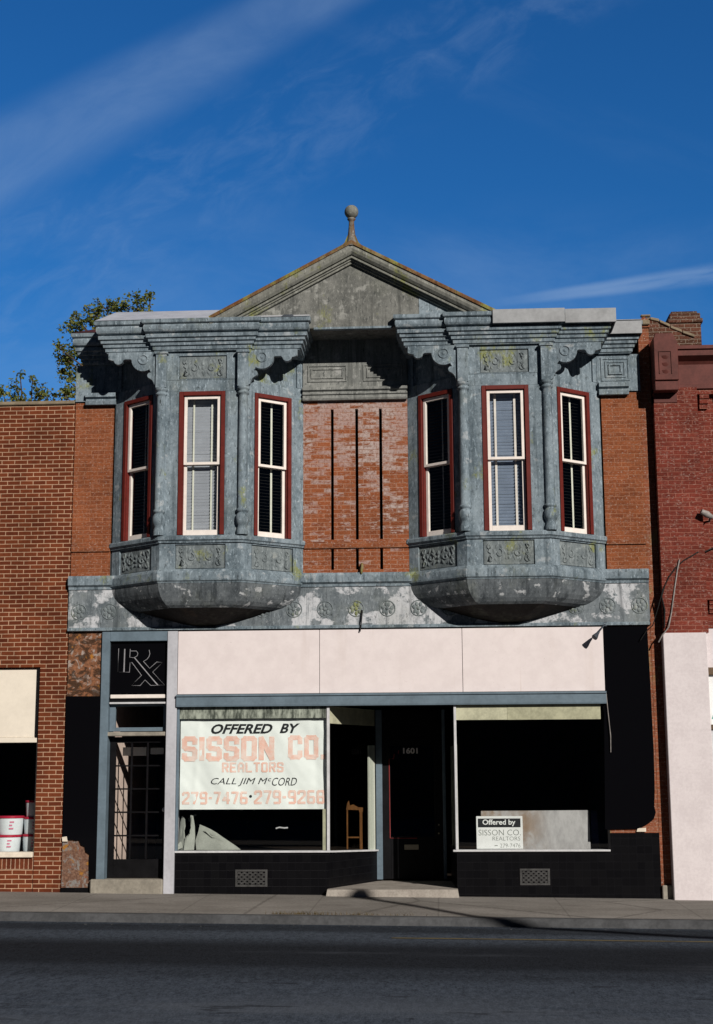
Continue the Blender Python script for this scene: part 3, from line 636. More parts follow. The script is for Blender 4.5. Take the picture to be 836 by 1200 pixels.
CORN = [(-.06, 7.602), (.012, 7.602), (.02, 7.622), (.032, 7.622), (.034, 7.672), (.058, 7.680), (.062, 7.722), (.088, 7.732), (.092, 7.772), (.118, 7.782), (.122, 7.832), (.085, 7.836), (.085, 7.856),
        (.125, 7.858), (.138, 7.868), (.150, 7.895), (.152, 7.935), (.142, 7.962), (.142, 7.972), (.160, 7.974), (.172, 7.985), (.172, 8.036), (-.06, 8.045)]
def bay(cx, left):
    sgm = 1
    mb = MB()
    posts(mb, cx, 4.962, 7.02, .14); posts(mb, cx, 4.475, 4.862, .03, .35, .17, .84)
    # apron core, header band, top band
    mb.prism_xy(plan(cx, -.032), 4.40, 4.88)
    F = PF(cx)
    for z0, z1 in ((4.475, 4.50), (4.838, 4.862)):
        mb.fbox(F, -.35, .35, -.03, -.0005, z0, z1)
        for sg in (-1, 1): mb.fbox(PC(cx, sg), .17, .84, -.03, -.0005, z0, z1)
    mb.prism_xy(plan(cx, -.004), 7.02, 7.19)
    posts(mb, cx, 7.19, 7.602, .03, .34, .12, .90)
    mb.prism_xy(plan(cx, -.03), 7.19, 7.6)
    mb.fbox(F, -.34, .34, -.03, -.0005, 7.19, 7.205); mb.fbox(F, -.34, .34, -.03, -.0005, 7.54, 7.602)
    body = mb.build('bay_window', M_zinc, B, .004)
    # interior liner behind the windows is the upstairs room itself
    mb = MB(); prof = [(1.0, 4.305), (.992, 4.245), (.972, 4.18), (.935, 4.115), (.88, 4.055), (.81, 4.005), (.73, 3.972), (.55, 3.902), (.38, 3.832), (.23, 3.765), (.22, 3.724)]
    YS = [1, .995, .98, .955, .92, .87, .81, .56, .30, .065, .06]
    base = plan(0, .02); v = []
    K = 6
    for s, z in prof:
        ys = YS[len(v)//(3*K+1)]; pts = []
        for i in range(3):
            for k in range(K):
                t = k/K; pts.append((base[i][0]*(1-t)+base[i+1][0]*t, base[i][1]*(1-t)+base[i+1][1]*t))
        pts.append(base[3])
        v += [(cx+p[0]*s, p[1]*ys, z) for p in pts]
    n = 3*K+1
    fq = lambda r: [(j*n+i, j*n+i+1, (j+1)*n+i+1, (j+1)*n+i) for j in r for i in range(n-1)]
    mb.add(v[:7*n], fq(range(6))); mb.f.append(tuple(range(n))); mb.sm.append(False)
    cbl = mb.build('corbel', M_zcorb, body)
    mu = MB(); mu.add(v[6*n:], fq(range(4))); mu.build('corbel_underside', M_sootshade, body)  # underside split off so its shade can be painted in, over the stains
    mb = MB(); mb.sweep(plan(cx, 0), [(-.05, 4.302), (.025, 4.302), (.032, 4.318), (.052, 4.335), (.056, 4.36), (.052, 4.44), (.03, 4.472), (.012, 4.492), (-.05, 4.492)]); mb.build('base_moulding', M_zinc, body)
    mb = MB(); mb.sweep(plan(cx, 0), [(-.12, 4.86), (.022, 4.86), (.03, 4.885), (.05, 4.90), (.052, 4.945), (.035, 4.962), (-.12, 4.968)]); mb.build('sill', M_zinc, body)
    for P, a0, a1, z0, z1 in [(F, -.35, .35, 4.50, 4.838), (PC(cx, -1), .17, .84, 4.50, 4.838), (PC(cx, 1), .17, .84, 4.50, 4.838), (F, -.34, .34, 7.205, 7.54)]:
        mb = MB(); mb.fbox(P, a0+.012, a1-.012, -.034, -.020, z0+.01, z1-.01)
        scrolls(mb, P, a0+.03, a1-.03, z0+.02, z1-.02, -.018); mb.build('relief_panel', M_rosette, body)
    # windows
    if left:
        window(body, F, -OF+.0, OF, M_slat, (.24, .74), M_tape, R(54), .024)
    else:
        window(body, F, -OF+.0, OF, M_slatblue, (.23, .76), M_white, R(48), .030)
    window(body, PC(cx, 1), OC0, OC1, M_slatdark, (.10, .60), M_tape, R(8), .03)
    window(body, PC(cx, -1), OC0, OC1, M_slatdark, (.45,), M_tapegrey, R(8), .022)
    # colonettes, pilaster blocks
    for sg in (-1, 1):
        x, y = cx+sg*(BF+.012), -BP-.004
        mb = MB(); mb.lathe(x, y, [(.082, 4.963), (.082, 5.02), (.072, 5.05), (.066, 5.085), (.082, 5.11), (.094, 5.15), (.096, 5.19), (.090, 5.23), (.070, 5.262), (.064, 5.275), (.084, 5.285), (.088, 5.305), (.084, 5.32), (.066, 5.332), (.068, 5.9), (.064, 6.93), (.066, 6.96), (.084, 6.97), (.086, 6.99), (.070, 7.0), (.068, 7.02), (.088, 7.03), (.09, 7.055), (.088, 7.066)], 18)
        mb.build('colonette', M_zinc, body)
        mb = MB(); mb.box(x-.076, x+.076, y-.076, y+.076, 7.066, 7.555); mb.box(x-.094, x+.094, y-.094, y+.08, 7.555, 7.585); mb.box(x-.086, x+.086, y-.086, y+.08, 7.585, 7.601); mb.build('pilaster_block', M_zinc, body, .004)
        # sawn scroll bracket
        arc = lambda ca, cb_, r, t0, t1, k: [(ca+r*math.cos(R(t0+(t1-t0)*i/k)), cb_+r*math.sin(R(t0+(t1-t0)*i/k))) for i in range(k+1)]
        pr = [(0, 0), (.690, 0), (.690, .10), (.640, .118)]+[(a, b) for a, b in arc(.545, .112, .068, 8, 172, 8)]+[(.455, .105), (.375, .105)]+arc(.19, .115, .168, 0, 122, 10)+[(.088, .285), (.074, .302)]+arc(.085, .345, .045, 300, 420, 5)[0:]+[(.078, .402), (.055, .42), (.036, .455), (.022, .495), (0, .512)]
        x0 = x+sg*.074
        mb = MB(); mb.prism_xz([(x0+sg*a, 7.601-b) for a, b in pr], -BP-.045, -BP+.035)
        cxr, czr = x0+sg*.19, 7.601-.112
        mb.tube([(cxr+.066*math.cos(i*math.pi/10), -BP-.047, czr+.066*math.sin(i*math.pi/10)) for i in range(21)], .013, 6)
        mb.add([(cxr, -BP-.07, czr)]+[(cxr+.028*math.cos(j*math.pi/4), -BP-.045, czr+.028*math.sin(j*math.pi/4)) for j in range(8)], [(0, 1+j, 1+(j+1) % 8) for j in range(8)], True)
        mb.build('bracket', M_zinc, body, .004)
    # square cornice over the canted bay
    path = [(cx-1.365, -.02), (cx-1.365, -.585), (cx-.675, -.585), (cx-.675, -.640), (cx+.675, -.640), (cx+.675, -.585), (cx+1.365, -.585), (cx+1.365, -.02)]
    mb = MB(); mb.sweep(path, CORN); mb.prism_xy([(p[0], p[1]) for p in path[1:-1]]+[(cx+1.365, -.0), (cx-1.365, 0)], 7.606, 8.042)
    co = mb.build('bay_cornice', M_zinc, body)
    if left:
        o = [(cx-1.53, -.755), (cx+1.53, -.755), (cx+1.53, .25), (cx-1.53, .25)]; q = [(cx-1.42, .10), (cx+1.42, .10), (cx+1.42, .2), (cx-1.42, .2)]
        mb = MB(); mb.prism_xy(o, 8.046, 8.45, q); mb.build('sloped_roof', M_rooflight, body)
    else:
        mb = MB(); mb.box(cx-.155, cx+.842, -.835, -.815, 7.852, 8.052); mb.box(cx-.155, cx+.842, -.815, -.1, 8.046, 8.054)
        mb.box(cx+.848, cx+1.552, -.785, -.765, 7.850, 8.052); mb.box(cx+.848, cx+1.552, -.765, -.1, 8.045, 8.053); mb.box(cx+1.54, cx+1.552, -.765, -.05, 7.86, 8.044)
        mb.build('flashing', M_zflash, body, .004)
    # little scroll brackets under the canted faces are lost in shade
    return body
bay(-3.263, True); bay(.977, False)

# wall cornice at the ends, frieze panels under it
path1 = [(XL+.13, .28), (XL+.13, -.06), (-4.55, -.06)]
co = MB().sweep(path1, CORN).build('end_cornice', M_zinc, B)
MB().prism_xy([(XL-.03, -.22), (-4.7, -.22), (-4.7, .3), (XL-.03, .3)], 8.047, 8.16, [(XL+.2, .0), (-4.7, .0), (-4.7, .3), (XL+.2, .3)]).build('roof_slope', M_roofred, co)
path2 = [(2.25, -.06), (2.80, -.06), (2.80, .28)]
co = MB().sweep(path2, CORN).build('end_cornice', M_zinc, B)
mb = MB(); mb.box(2.40, 2.955, -.247, -.236, 7.845, 8.03); mb.box(2.40, 2.955, -.236, .3, 8.047, 8.055); mb.box(2.944, 2.955, -.236, .25, 7.845, 8.04); mb.build('flashing', M_zflash, co)
mb = MB(); mb.box(XL, -4.6, -.03, .3, 7.06, 7.60); mb.sweep([(-5.06, -.03), (-4.62, -.03)], [(-.01, 7.0), (.05, 7.0), (.06, 7.05), (.03, 7.06), (.03, 7.09), (.075, 7.11), (.07, 7.17), (-.01, 7.19)]); mb.build('end_panel', M_zinc, B)
mb = MB(); mb.box(2.32, 2.93, -.03, .3, 7.06, 7.60); mb.sweep([(2.34, -.03), (2.76, -.03)], [(-.01, 7.0), (.05, 7.0), (.06, 7.05), (.03, 7.06), (.03, 7.09), (.075, 7.11), (.07, 7.17), (-.01, 7.19)])
for q, w in ((.19, .012), (.135, .012), (.085, .02)):
    for a in (-1, 1):
        mb.box(2.585+a*q-.012, 2.585+a*q+.012, -.03-w, -.031, 7.38-q*.9, 7.38+q*.9); mb.box(2.585-q+.012, 2.585+q-.012, -.03-w, -.031, 7.38+a*(q*.9-.011)-.011, 7.38+a*(q*.9-.011)+.011)
mb.build('end_panel', M_zinc, B)
# centre panels under the pediment
mb = MB(); mb.box(-1.9, -.39, -.03, .3, 7.05, 7.92)
mb.sweep([(-1.90, -.03), (-.39, -.03)], [(-.01, 7.0), (.035, 7.0), (.05, 7.03), (.028, 7.045), (.028, 7.075), (.05, 7.085), (.05, 7.105), (.025, 7.115), (.025, 7.13), (.06, 7.15), (.06, 7.19), (-.01, 7.21)])
for pc in (-1.545, -.74):
    for q, h, w in ((.275, .125, .014), (.225, .075, .014)):
        for a in (-1, 1):
            mb.box(pc+a*q-.010, pc+a*q+.010, -.03-w, -.031, 7.405-h, 7.405+h); mb.box(pc-q+.01, pc+q-.01, -.03-w, -.031, 7.405+a*(h-.01)-.01, 7.405+a*(h-.01)+.01)
mb.build('centre_frieze', M_zcf, B, .003)
# pediment
AX, AZ_, SL = CEN, 9.115, .533
HWD = 1.99
ped = MB().prism_xz([(-2.75, 7.905), (.46, 7.905), (.46, 8.2), (AX, 9.02), (-2.75, 8.2)], -.62, .02).build('pediment', M_ztym, B)
MB().box(-1.69, -.58, -.628, -.55, 7.885, 7.915).build('pediment_edge', M_zinc, ped)
MB().prism_xz([(-.20, 8.02), (.40, 8.02), (.40, 8.06), (-.2, 8.44)], -.628, -.6215).build('patch_plate', M_zinc, ped)
MB().prism_xz([(-2.15+.0, 8.04), (-1.95, 8.04), (-1.98, 8.075), (-2.10, 8.075)], -.75, -.64).build('loose_plate', M_lampgrey, ped)
RP = [(.0, -.775), (.035, -.785), (.045, -.782), (.08, -.790), (.118, -.775), (.150, -.745), (.152, -.71), (.165, -.708), (.168, -.735), (.192, -.735), (.194, -.700), (.215, -.695), (.217, -.668), (.245, -.665), (.247, -.60), (.247, .3), (0, .3)]
cs = 1/math.sqrt(1+SL*SL); sn = SL*cs
def rake(sg, prof, name, mat, parent, ext=.30):
    v = []; k = len(prof)
    xe, ze = AX+sg*(HWD+ext), AZ_-SL*(HWD+ext)
    for d, y in prof: v.append((xe-sg*sn*d, y, ze-cs*d))
    for d, y in prof: v.append((AX, y, AZ_-d/cs))
    f = [(i, (i+1) % k, k+(i+1) % k, k+i) for i in range(k)]+[tuple(range(k)), tuple(range(k, 2*k))]
    return MB().add(v, f).build(name, mat, parent)
for sg in (-1, 1):
    rk = rake(sg, RP, 'raking_cornice', M_rake, ped, .05)
    rake(sg, [(-.022, -.79), (.0, -.80), (.028, -.802), (.030, -.79), (-.002, -.77), (-.002, .3), (-.022, .3)], 'rusty_edge', M_rust, rk, .02)
    v = [(AX, .3, AZ_-.02), (AX+sg*2.0, .3, AZ_-.02-SL*2.0), (AX, 3.2, AZ_-.02), (AX+sg*2.0, 3.2, AZ_-.02-SL*2.0), (AX, .3, AZ_-.06), (AX+sg*2.0, .3, AZ_-.06-SL*2.0), (AX, 3.2, AZ_-.06), (AX+sg*2.0, 3.2, AZ_-.06-SL*2.0)]
    MB().add(v, [(0, 1, 3, 2), (4, 6, 7, 5), (0, 4, 5, 1), (2, 3, 7, 6), (0, 2, 6, 4), (1, 5, 7, 3)]).build('gable_roof', M_roofred, ped)
MB().prism_xz([(AX-1.9, 8.06), (AX+1.9, 8.06), (AX, 9.05)], 3.1, 3.18).build('gable_back', M_zinc, ped)
mb = MB(); mb.lathe(AX, -.70, [(.11, 9.06), (.085, 9.12), (.066, 9.17), (.052, 9.26), (.042, 9.36), (.037, 9.43), (.040, 9.455), (.060, 9.475), (.062, 9.49), (.045, 9.5)], 8); sp = mb.build('finial', M_fin, ped)
mb = MB(); mb.lathe(AX, -.70, [(.02, 9.492)]+[(.100*math.cos(R(a)), 9.592+.100*math.sin(R(a))) for a in range(-70, 90, 12)]+[(.004, 9.692)], 18); fb = mb.build('finial_ball', M_rake, ped)
for sg in (-1, 1):
    MB().prism_xz([(AX+sg*.05, 9.09), (AX+sg*.17, 9.06), (AX+sg*.10, 9.13), (AX+sg*.055, 9.24)], -.72, -.68).build('finial_fin', M_rust, ped)
# party-wall parapet on the right
mb = MB(); mb.prism_xz([(2.96, 8.0), (3.10, 8.0), (3.10, 8.10), (3.03, 8.16), (2.96, 8.12)], -.02, .3)
mb.add([(2.95, .3, 8.0), (3.10, .3, 8.0), (2.95, .3, 8.14), (3.10, .3, 8.14), (2.95, 9, 8.0), (3.10, 9, 8.0), (2.95, 9, 8.9), (3.10, 9, 8.9)], [(0, 1, 3, 2), (4, 6, 7, 5), (0, 4, 5, 1), (2, 3, 7, 6), (0, 2, 6, 4), (1, 5, 7, 3)])
mb.build('parapet', M_brickStrip, B)
mb = MB(); mb.box(2.90, 3.10, -.06, .02, 8.03, 8.10); mb.box(2.98, 3.12, -.03, .04, 8.16, 8.19); mb.build('parapet_cap', M_coping, B, .01)

# ------------------------------------------------------------------ ground floor
mb = MB(); mb.box(XL+.002, -4.735, .002, .3, 2.79, 3.712); mb.build('bare_wall_patch', M_rubble, B)
mb = MB(); mb.box(XL+.002, -4.735, .002, .3, -.3, 2.79); mb.build('bare_stone_base', M_stonebroken, B)
bl = [(78.3, 816), (119.5, 816), (115.5, 1031), (105, 1031), (105, 1010), (105.5, 1001), (101, 998), (100, 992), (95.5, 990), (93.5, 984.5), (90, 985), (86, 984), (80, 984.5), (74, 983)]
MB().prism_xz([cyclic(x, y, 0) for x, y in bl], -.024, -.002).build('black_glass_panel', M_vit, B)
MB().box(-5.225, -4.71, -.02, -.002, .0, .195).build('black_base_strip', M_tile, B)
MB().prism_xz([cyclic(x, y, 0) for x, y in ((73.5, 981), (79, 980), (80, 986), (74, 986))], -.03, -.001).build('mortar_lump', M_sillcream, B)
MB().prism_xz([cyclic(x, y, 0) for x, y in ((105, 1031), (115, 1031), (114.5, 1036), (104.5, 1036))], -.012, .0015).build('brick_stub', M_rubble, B)
# right-hand black glass
br = [(707, 735), (758.2, 734), (762, 800), (766, 880), (767.2, 925), (766.6, 945), (768.4, 952), (766, 960), (760, 965), (752, 969.5), (747, 971), (709, 972)]
MB().prism_xz([cyclic(x, y, 0) for x, y in br], -.03, -.002).build('black_glass_panel', M_vit, B)
MB().box(2.275, 2.93, .001, .3, .88, 3.712).build('bare_wall_patch', M_brickStrip, B)
MB().prism_xz([cyclic(x, y, 0) for x, y in ((747, 970.5), (757, 970), (757, 974.5), (746, 974.5))], -.03, -.001).build('mortar_lump', M_sillcream, B)

# fascia panels, dark head gap, beam
MB().box(-3.655, 2.275, -.02, .3, 3.697, 3.711).build('head_strip', M_wire, B)
for x0, x1 in ((-3.648, -1.661), (-1.655, .324), (.330, 2.272)):
    MB().box(x0, x1, -.06, -.035, 2.812, 3.692).build('fascia_panel', M_cream, B, .004)
MB().box(-3.65, 2.272, -.034, .30, 2.70, 3.697).build('fascia_backing', M_wire, B)
mb = MB(); mb.sweep([(-3.655, -.034), (2.285, -.034)], [(0, 2.70), (0, 2.638), (.05, 2.638), (.055, 2.66), (.055, 2.775), (.075, 2.78), (.075, 2.806), (.02, 2.808), (0, 2.808)]); mb.build('transom_beam', M_blue, B)
MB().box(-3.65, 2.275, -.033, .30, 2.638, 2.698).build('beam_soffit', M_blackpaint, B)
MB().box(-3.800, -3.655, -.055, .30, -.1, 3.698).build('aluminium_post', M_lilac, B, .006)

# --- doorway bay with the Rx sign
db = MB(); db.box(-4.735, -4.622, -.04, .30, -.1, 3.70); db.box(-4.622, -3.80, -.04, .30, 3.565, 3.70); db.build('door_surround', M_blue, B, .005)
sg_ = MB().box(-4.622, -3.80, .02, .06, 2.82, 3.565).build('sign_panel', M_vit, B)
ox = lambda px, py: cyclic(125+px/9.235, 740+py/9.235, .02)
LN = [[(133, 185), (122, 440), (250, 440), (255, 335), (275, 335), (380, 475), (270, 585), (365, 585), (418, 525), (480, 585), (628, 580), (500, 440), (605, 335), (545, 330), (468, 400), (400, 325)],
      [(400, 325), (440, 300), (462, 270), (470, 240), (462, 200)], [(195, 190), (185, 438)], [(258, 190), (252, 280), (300, 285), (335, 262), (340, 235), (325, 212), (262, 212)], [(300, 285), (560, 582)]]
mb = MB()
for ln in LN:
    mb.tube([(ox(*p)[0], .016, ox(*p)[1]) for p in ln], .0046, 6)
mb.tube([(ox(303, 285)[0], .014, ox(303, 285)[1]), (ox(552, 580)[0], .014, ox(552, 580)[1])], .008, 6)
mb.tube([(ox(200, 190)[0], .014, ox(200, 190)[1]), (ox(192, 438)[0], .014, ox(192, 438)[1])], .007, 6)
mb.build('prescription_symbol', M_symbol, sg_)
MB().box(-4.60, -3.83, -.03, .30, 2.765, 2.818).build('white_ledge', M_white, B, .006)
MB().box(-4.61, -3.82, .0, .30, 2.715, 2.764).build('dark_rail', M_blackpaint, B)
MB().box(-4.61, -3.82, -.02, .30, 2.69, 2.714).build('grey_ledge', M_silver, B)
mb = MB(); mb.box(-4.622, -4.54, .06, .12, 2.31, 2.69); mb.box(-4.54, -3.80, .06, .12, 2.31, 2.365); mb.box(-3.86, -3.80, .06, .12, 2.365, 2.69); mb.box(-4.54, -3.86, .06, .12, 2.66, 2.69); tw = mb.build('transom_window', M_blue, B, .004)
MB().add([(-4.54, .09, 2.36), (-3.86, .09, 2.36), (-3.86, .09, 2.66), (-4.54, .09, 2.66)], [(0, 1, 2, 3)]).build('pane', M_glass, tw)
MB().box(-4.64, -3.81, -.03, .14, 2.245, 2.30).build('door_head', M_stone, B, .006)
# panelled glass door
dx0, dx1, dz0, dz1 = -4.612, -3.808, .315, 2.236; gx0, gx1, g0, g1 = -4.535, -3.86, .565, 2.155
mb = MB(); mb.box(dx0, gx0, .12, .165, dz0, dz1); mb.box(gx1, dx1, .12, .165, dz0, dz1); mb.box(gx0, gx1, .12, .165, dz0, g0); mb.box(gx0, gx1, .12, .165, g1, dz1)
for i in range(1, 3): x = gx0+(gx1-gx0)*i/3; mb.box(x-.013, x+.013, .125, .16, g0, g1)
for j in range(1, 5):
    z = g0+(g1-g0)*j/5
    for i in range(3): mb.box(gx0+(gx1-gx0)*i/3+(.013 if i else 0), gx0+(gx1-gx0)*(i+1)/3-(.013 if i < 2 else 0), .127, .158, z-.011, z+.011)
hd = mb.build('side_door', M_blackpaint, B, .003)
MB().add([(gx0, .142, g0), (gx1, .142, g0), (gx1, .142, g1), (gx0, .142, g1)], [(0, 1, 2, 3)]).build('pane', M_glass, hd)
mb = MB(); mb.lathe(-3.833, .09, [(.004, 1.205), (.022, 1.215), (.027, 1.235), (.022, 1.255), (.004, 1.265)], 10); mb.box(-3.837, -3.829, .09, .12, 1.228, 1.242); mb.build('handle', M_silver, hd)
MB().box(-4.80, -3.802, -.10, .30, -.1, .31).build('side_step', M_stone, B, .015)
mb = MB(); mb.box(-4.93, -4.60, .17, 3.4, .2, 3.4); mb.build('hall_wall', M_pink, B)
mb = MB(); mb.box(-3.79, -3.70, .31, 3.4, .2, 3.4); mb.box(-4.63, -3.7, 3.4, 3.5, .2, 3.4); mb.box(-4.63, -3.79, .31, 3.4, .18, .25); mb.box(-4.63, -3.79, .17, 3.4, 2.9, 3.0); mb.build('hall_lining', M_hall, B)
mb = MB(); mb.box(-4.52, -4.18, .5, .503, 1.98, 2.10); mb.box(-4.12, -3.92, .5, .503, 2.0, 2.09); mb.build('hall_notice', M_signwhite, B)

# --- display windows and recessed entrance
REC = 1.40; LX0, LX1, RX0, RX1 = -1.54, -.93, .205, .135
tiles = MB()
tiles.box(-3.655, LX0, 0, .12, -.1, .655)
rb = [(LX0, 0), (LX1, REC), (LX1-.12, REC), (LX0-.12, .121), (LX0-.001, .121)]; tiles.add([(x, y, -.1) for x, y in rb]+[(x, y, .655-.055*y/REC) for x, y in rb], [(0, 1, 2, 3, 4), (9, 8, 7, 6, 5)]+[(i, (i+1) % 5, 5+(i+1) % 5, 5+i) for i in range(5)])
tiles.box(RX0, 2.932, 0, .12, -.1, .655); tiles.box(2.275, 2.932, 0.0, .12, .655, .905)
tiles.prism_xy([(RX0, .001), (RX1, REC), (RX1+.12, REC), (RX0+.12, .121), (RX0+.01, .121)], -.1, .655)
bk = tiles.build('bulkhead', M_tile, B)
for x0, x1, z0, z1 in ((-2.815, -2.375, .205, .432), (1.05, 1.452, .222, .438)):
    mb = MB(); mb.box(x0, x1, -.012, -.001, z0, z0+.025); mb.box(x0, x1, -.012, -.001, z1-.025, z1); mb.box(x0, x0+.03, -.012, -.001, z0+.025, z1-.025); mb.box(x1-.03, x1, -.012, -.001, z0+.025, z1-.025)
    w, h = x1-x0-.06, z1-z0-.05
    for i in range(1, 10): x = x0+.03+w*i/10; mb.box(x-.004, x+.004, -.008, -.001, z0+.025, z1-.025)
    for i in range(1, 6): z = z0+.025+h*i/6; mb.box(x0+.03, x1-.03, -.0075, -.0012, z-.004, z+.004)
    for i in range(10):
        for j in range(6):
            if (i+j) % 2: x = x0+.03+w*(i+.5)/10; z = z0+.025+h*(j+.5)/6; mb.box(x-.010, x+.010, -.0068, -.0012, z-.009, z+.009)
    mb.build('vent_grille', M_vent, bk)
# left display: sill, posts, transom strip, glass
dl = MB().box(-3.655, -1.515, -.03, .125, .656, .682).build('display_window', M_silver, B, .004)
def Pret(sg):
    a = (LX0, 0) if sg < 0 else (RX0, 0); b = (LX1, REC) if sg < 0 else (RX1, REC); L = math.hypot(b[0]-a[0], b[1]-a[1]); d = ((b[0]-a[0])/L, (b[1]-a[1])/L); n = (d[1], -d[0]) if sg < 0 else (-d[1], d[0])
    return (lambda s, w, z: (a[0]+d[0]*s+n[0]*w, a[1]+d[1]*s+n[1]*w, z)), L
MB().box(-1.562, -1.522, -.03, .03, .683, 2.637).build('corner_post', M_silver, dl, .004)
MB().box(-3.65, -3.618, -.02, .03, .683, 2.637).build('jamb', M_blue, dl)
MB().box(-3.618, -1.562, -.008, .012, 2.475, 2.637).build('transom_strip', M_dirty, dl)
MB().add([(-3.618, .0, .683), (-1.562, .0, .683), (-1.562, .0, 2.475), (-3.618, .0, 2.475)], [(0, 1, 2, 3)]).build('pane', M_glass, dl)
PL, LL = Pret(-1)
q = MB().fbox(PL, .03, LL-.03, -.06, .03, .657, .680); q.v = [(x, y, z-.055*y/REC) for x, y, z in q.v]; q.build('return_sill', M_silver, dl)
MB().add([PL(.03, 0, .66), PL(LL-.12, 0, .61), PL(LL-.12, 0, 2.40), PL(.03, 0, 2.40)], [(0, 1, 2, 3)]).build('pane', M_glass, dl)
MB().fbox(PL, .03, LL-.09, -.02, .008, 2.40, 2.637).build('transom_strip', M_creamstrip, dl)
MB().fbox(PL, LL-.24, LL-.05, -.035, -.012, .62, 2.12).build('curtain', M_curtain, dl)
MB().box(-1.64, -1.60, .25, .29, .66, 1.32).build('inner_stud', M_creamstrip, dl)
# right display
dr = MB().box(.155, 2.272, -.03, .125, .662, .688).build('display_window', M_silver, B, .004)
MB().box(.192, .228, -.03, .03, .689, 2.637).build('corner_post', M_silver, dr, .004)
MB().box(2.245, 2.275, -.02, .03, .689, 2.637).build('jamb', M_blackpaint, dr)
mb = MB(); mb.box(.229, .93, -.008, .012, 2.432, 2.637); ts = mb.build('transom_strip', M_creamstrip, dr)
MB().box(.932, 2.205, -.012, .012, 2.430, 2.637).build('transom_strip', plain('pale_olive_paint', (.36, .36, .25), .6, .14, 5), dr)
MB().add([(.229, .0, .689), (2.245, .0, .689), (2.245, .0, 2.432), (.229, .0, 2.432)], [(0, 1, 2, 3)]).build('pane', M_glass, dr)
PR, LR = Pret(1)
MB().fbox(PR, .03, LR-.03, -.06, .03, .662, .684).build('return_sill', M_blackpaint, dr)
MB().add([PR(.03, 0, .685), PR(LR-.06, 0, .685), PR(LR-.06, 0, 2.637), PR(.03, 0, 2.637)], [(0, 1, 2, 3)]).build('pane', M_glass, dr)
MB().fbox(PR, .06, 1.34, -.03, -.012, .69, 2.10).build('curtain', M_curtain, dr)
# entrance door
MB().box(LX1-.02, LX1+.075, REC-.02, REC+.08, .2, 2.64).build('door_post', M_blue, B, .005)
MB().box(.028, .075, REC-.01, REC+.08, .2, 2.64).build('door_post', M_blue, B, .005)
fd = MB(); x0, x1 = LX1+.075, .028
fd.box(x0, x0+.12, REC+.02, REC+.065, .205, 2.23); fd.box(x1-.12, x1, REC+.02, REC+.065, .205, 2.23); fd.box(x0+.12, x1-.12, REC+.02, REC+.065, .205, .80); fd.box(x0+.12, x1-.12, REC+.02, REC+.065, 2.12, 2.23)
fdo = fd.build('front_door', M_blackpaint, B, .004)
MB().add([(x0+.12, REC+.045, .8), (x1-.12, REC+.045, .8), (x1-.12, REC+.045, 2.12), (x0+.12, REC+.045, 2.12)], [(0, 1, 2, 3)]).build('pane', M_glass, fdo)
MB().box(x0, x1, REC+.02, REC+.06, 2.235, 2.64).build('door_transom', M_blackpaint, B)
mb = MB(); cz = lambda px, py: cyclic(440+px/8.36, 860+py/8.36, REC)
for ln in ([(228, 160), (225, 195)], [(185, 195), (180, 245), (135, 245), (145, 1022), (410, 1022)]):
    mb.tube([(cz(*p)[0], REC+.014, cz(*p)[1]) for p in ln], .0055, 6)
mb.build('door_outline', M_copper, fdo)
a = cz(272, 195); b_ = cz(415, 135)
text('house_number', '1601', M_white, fdo, a[0], b_[0], a[1], b_[1], lambda x, z: REC+.012, .035)
a = cz(285, 1135); b_ = cz(425, 1085); MB().box(a[0], b_[0], REC+.008, REC+.02, a[1], b_[1]).build('mail_slot', M_brass, fdo, .003)
mb = MB(); 
for p in ((622, 890), (622, 975)): q = cz(*p); mb.tube([(q[0], REC+.02, q[1]), (q[0], REC-.02, q[1])], .012, 8)
mb.build('handle', M_brass, fdo)
# entrance step
mb = MB(); mb.prism_xy([(-1.60, -.20), (.255, -.20), (.22, .02), (.20, .0), (.13, REC+.1), (-.94, REC+.1), (-1.545, -.001), (-1.57, .0)], -.1, .178, [(-1.545, -.17), (.205, -.17), (.21, .0), (.20, .0), (.13, REC+.1), (-.94, REC+.1), (-1.54, -.001), (-1.55, .0)])
st = mb.build('entrance_step', M_step, B)
# shop room
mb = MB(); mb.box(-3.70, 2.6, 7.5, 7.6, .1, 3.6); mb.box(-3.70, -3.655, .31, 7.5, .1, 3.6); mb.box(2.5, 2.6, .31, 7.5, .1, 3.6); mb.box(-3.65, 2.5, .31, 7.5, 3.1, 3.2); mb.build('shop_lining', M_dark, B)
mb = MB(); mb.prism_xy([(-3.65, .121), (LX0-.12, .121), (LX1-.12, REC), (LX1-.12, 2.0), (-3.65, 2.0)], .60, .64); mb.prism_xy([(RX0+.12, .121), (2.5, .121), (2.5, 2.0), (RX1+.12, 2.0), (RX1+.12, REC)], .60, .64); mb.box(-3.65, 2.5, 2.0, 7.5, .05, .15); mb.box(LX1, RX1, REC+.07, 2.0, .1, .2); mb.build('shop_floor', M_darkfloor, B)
mb = MB(); mb.box(-3.65, LX1-.1, 1.98, 2.0, .15, .6); mb.box(RX1+.1, 2.5, 1.98, 2.0, .15, .6); mb.build('display_platform', M_dark, B)

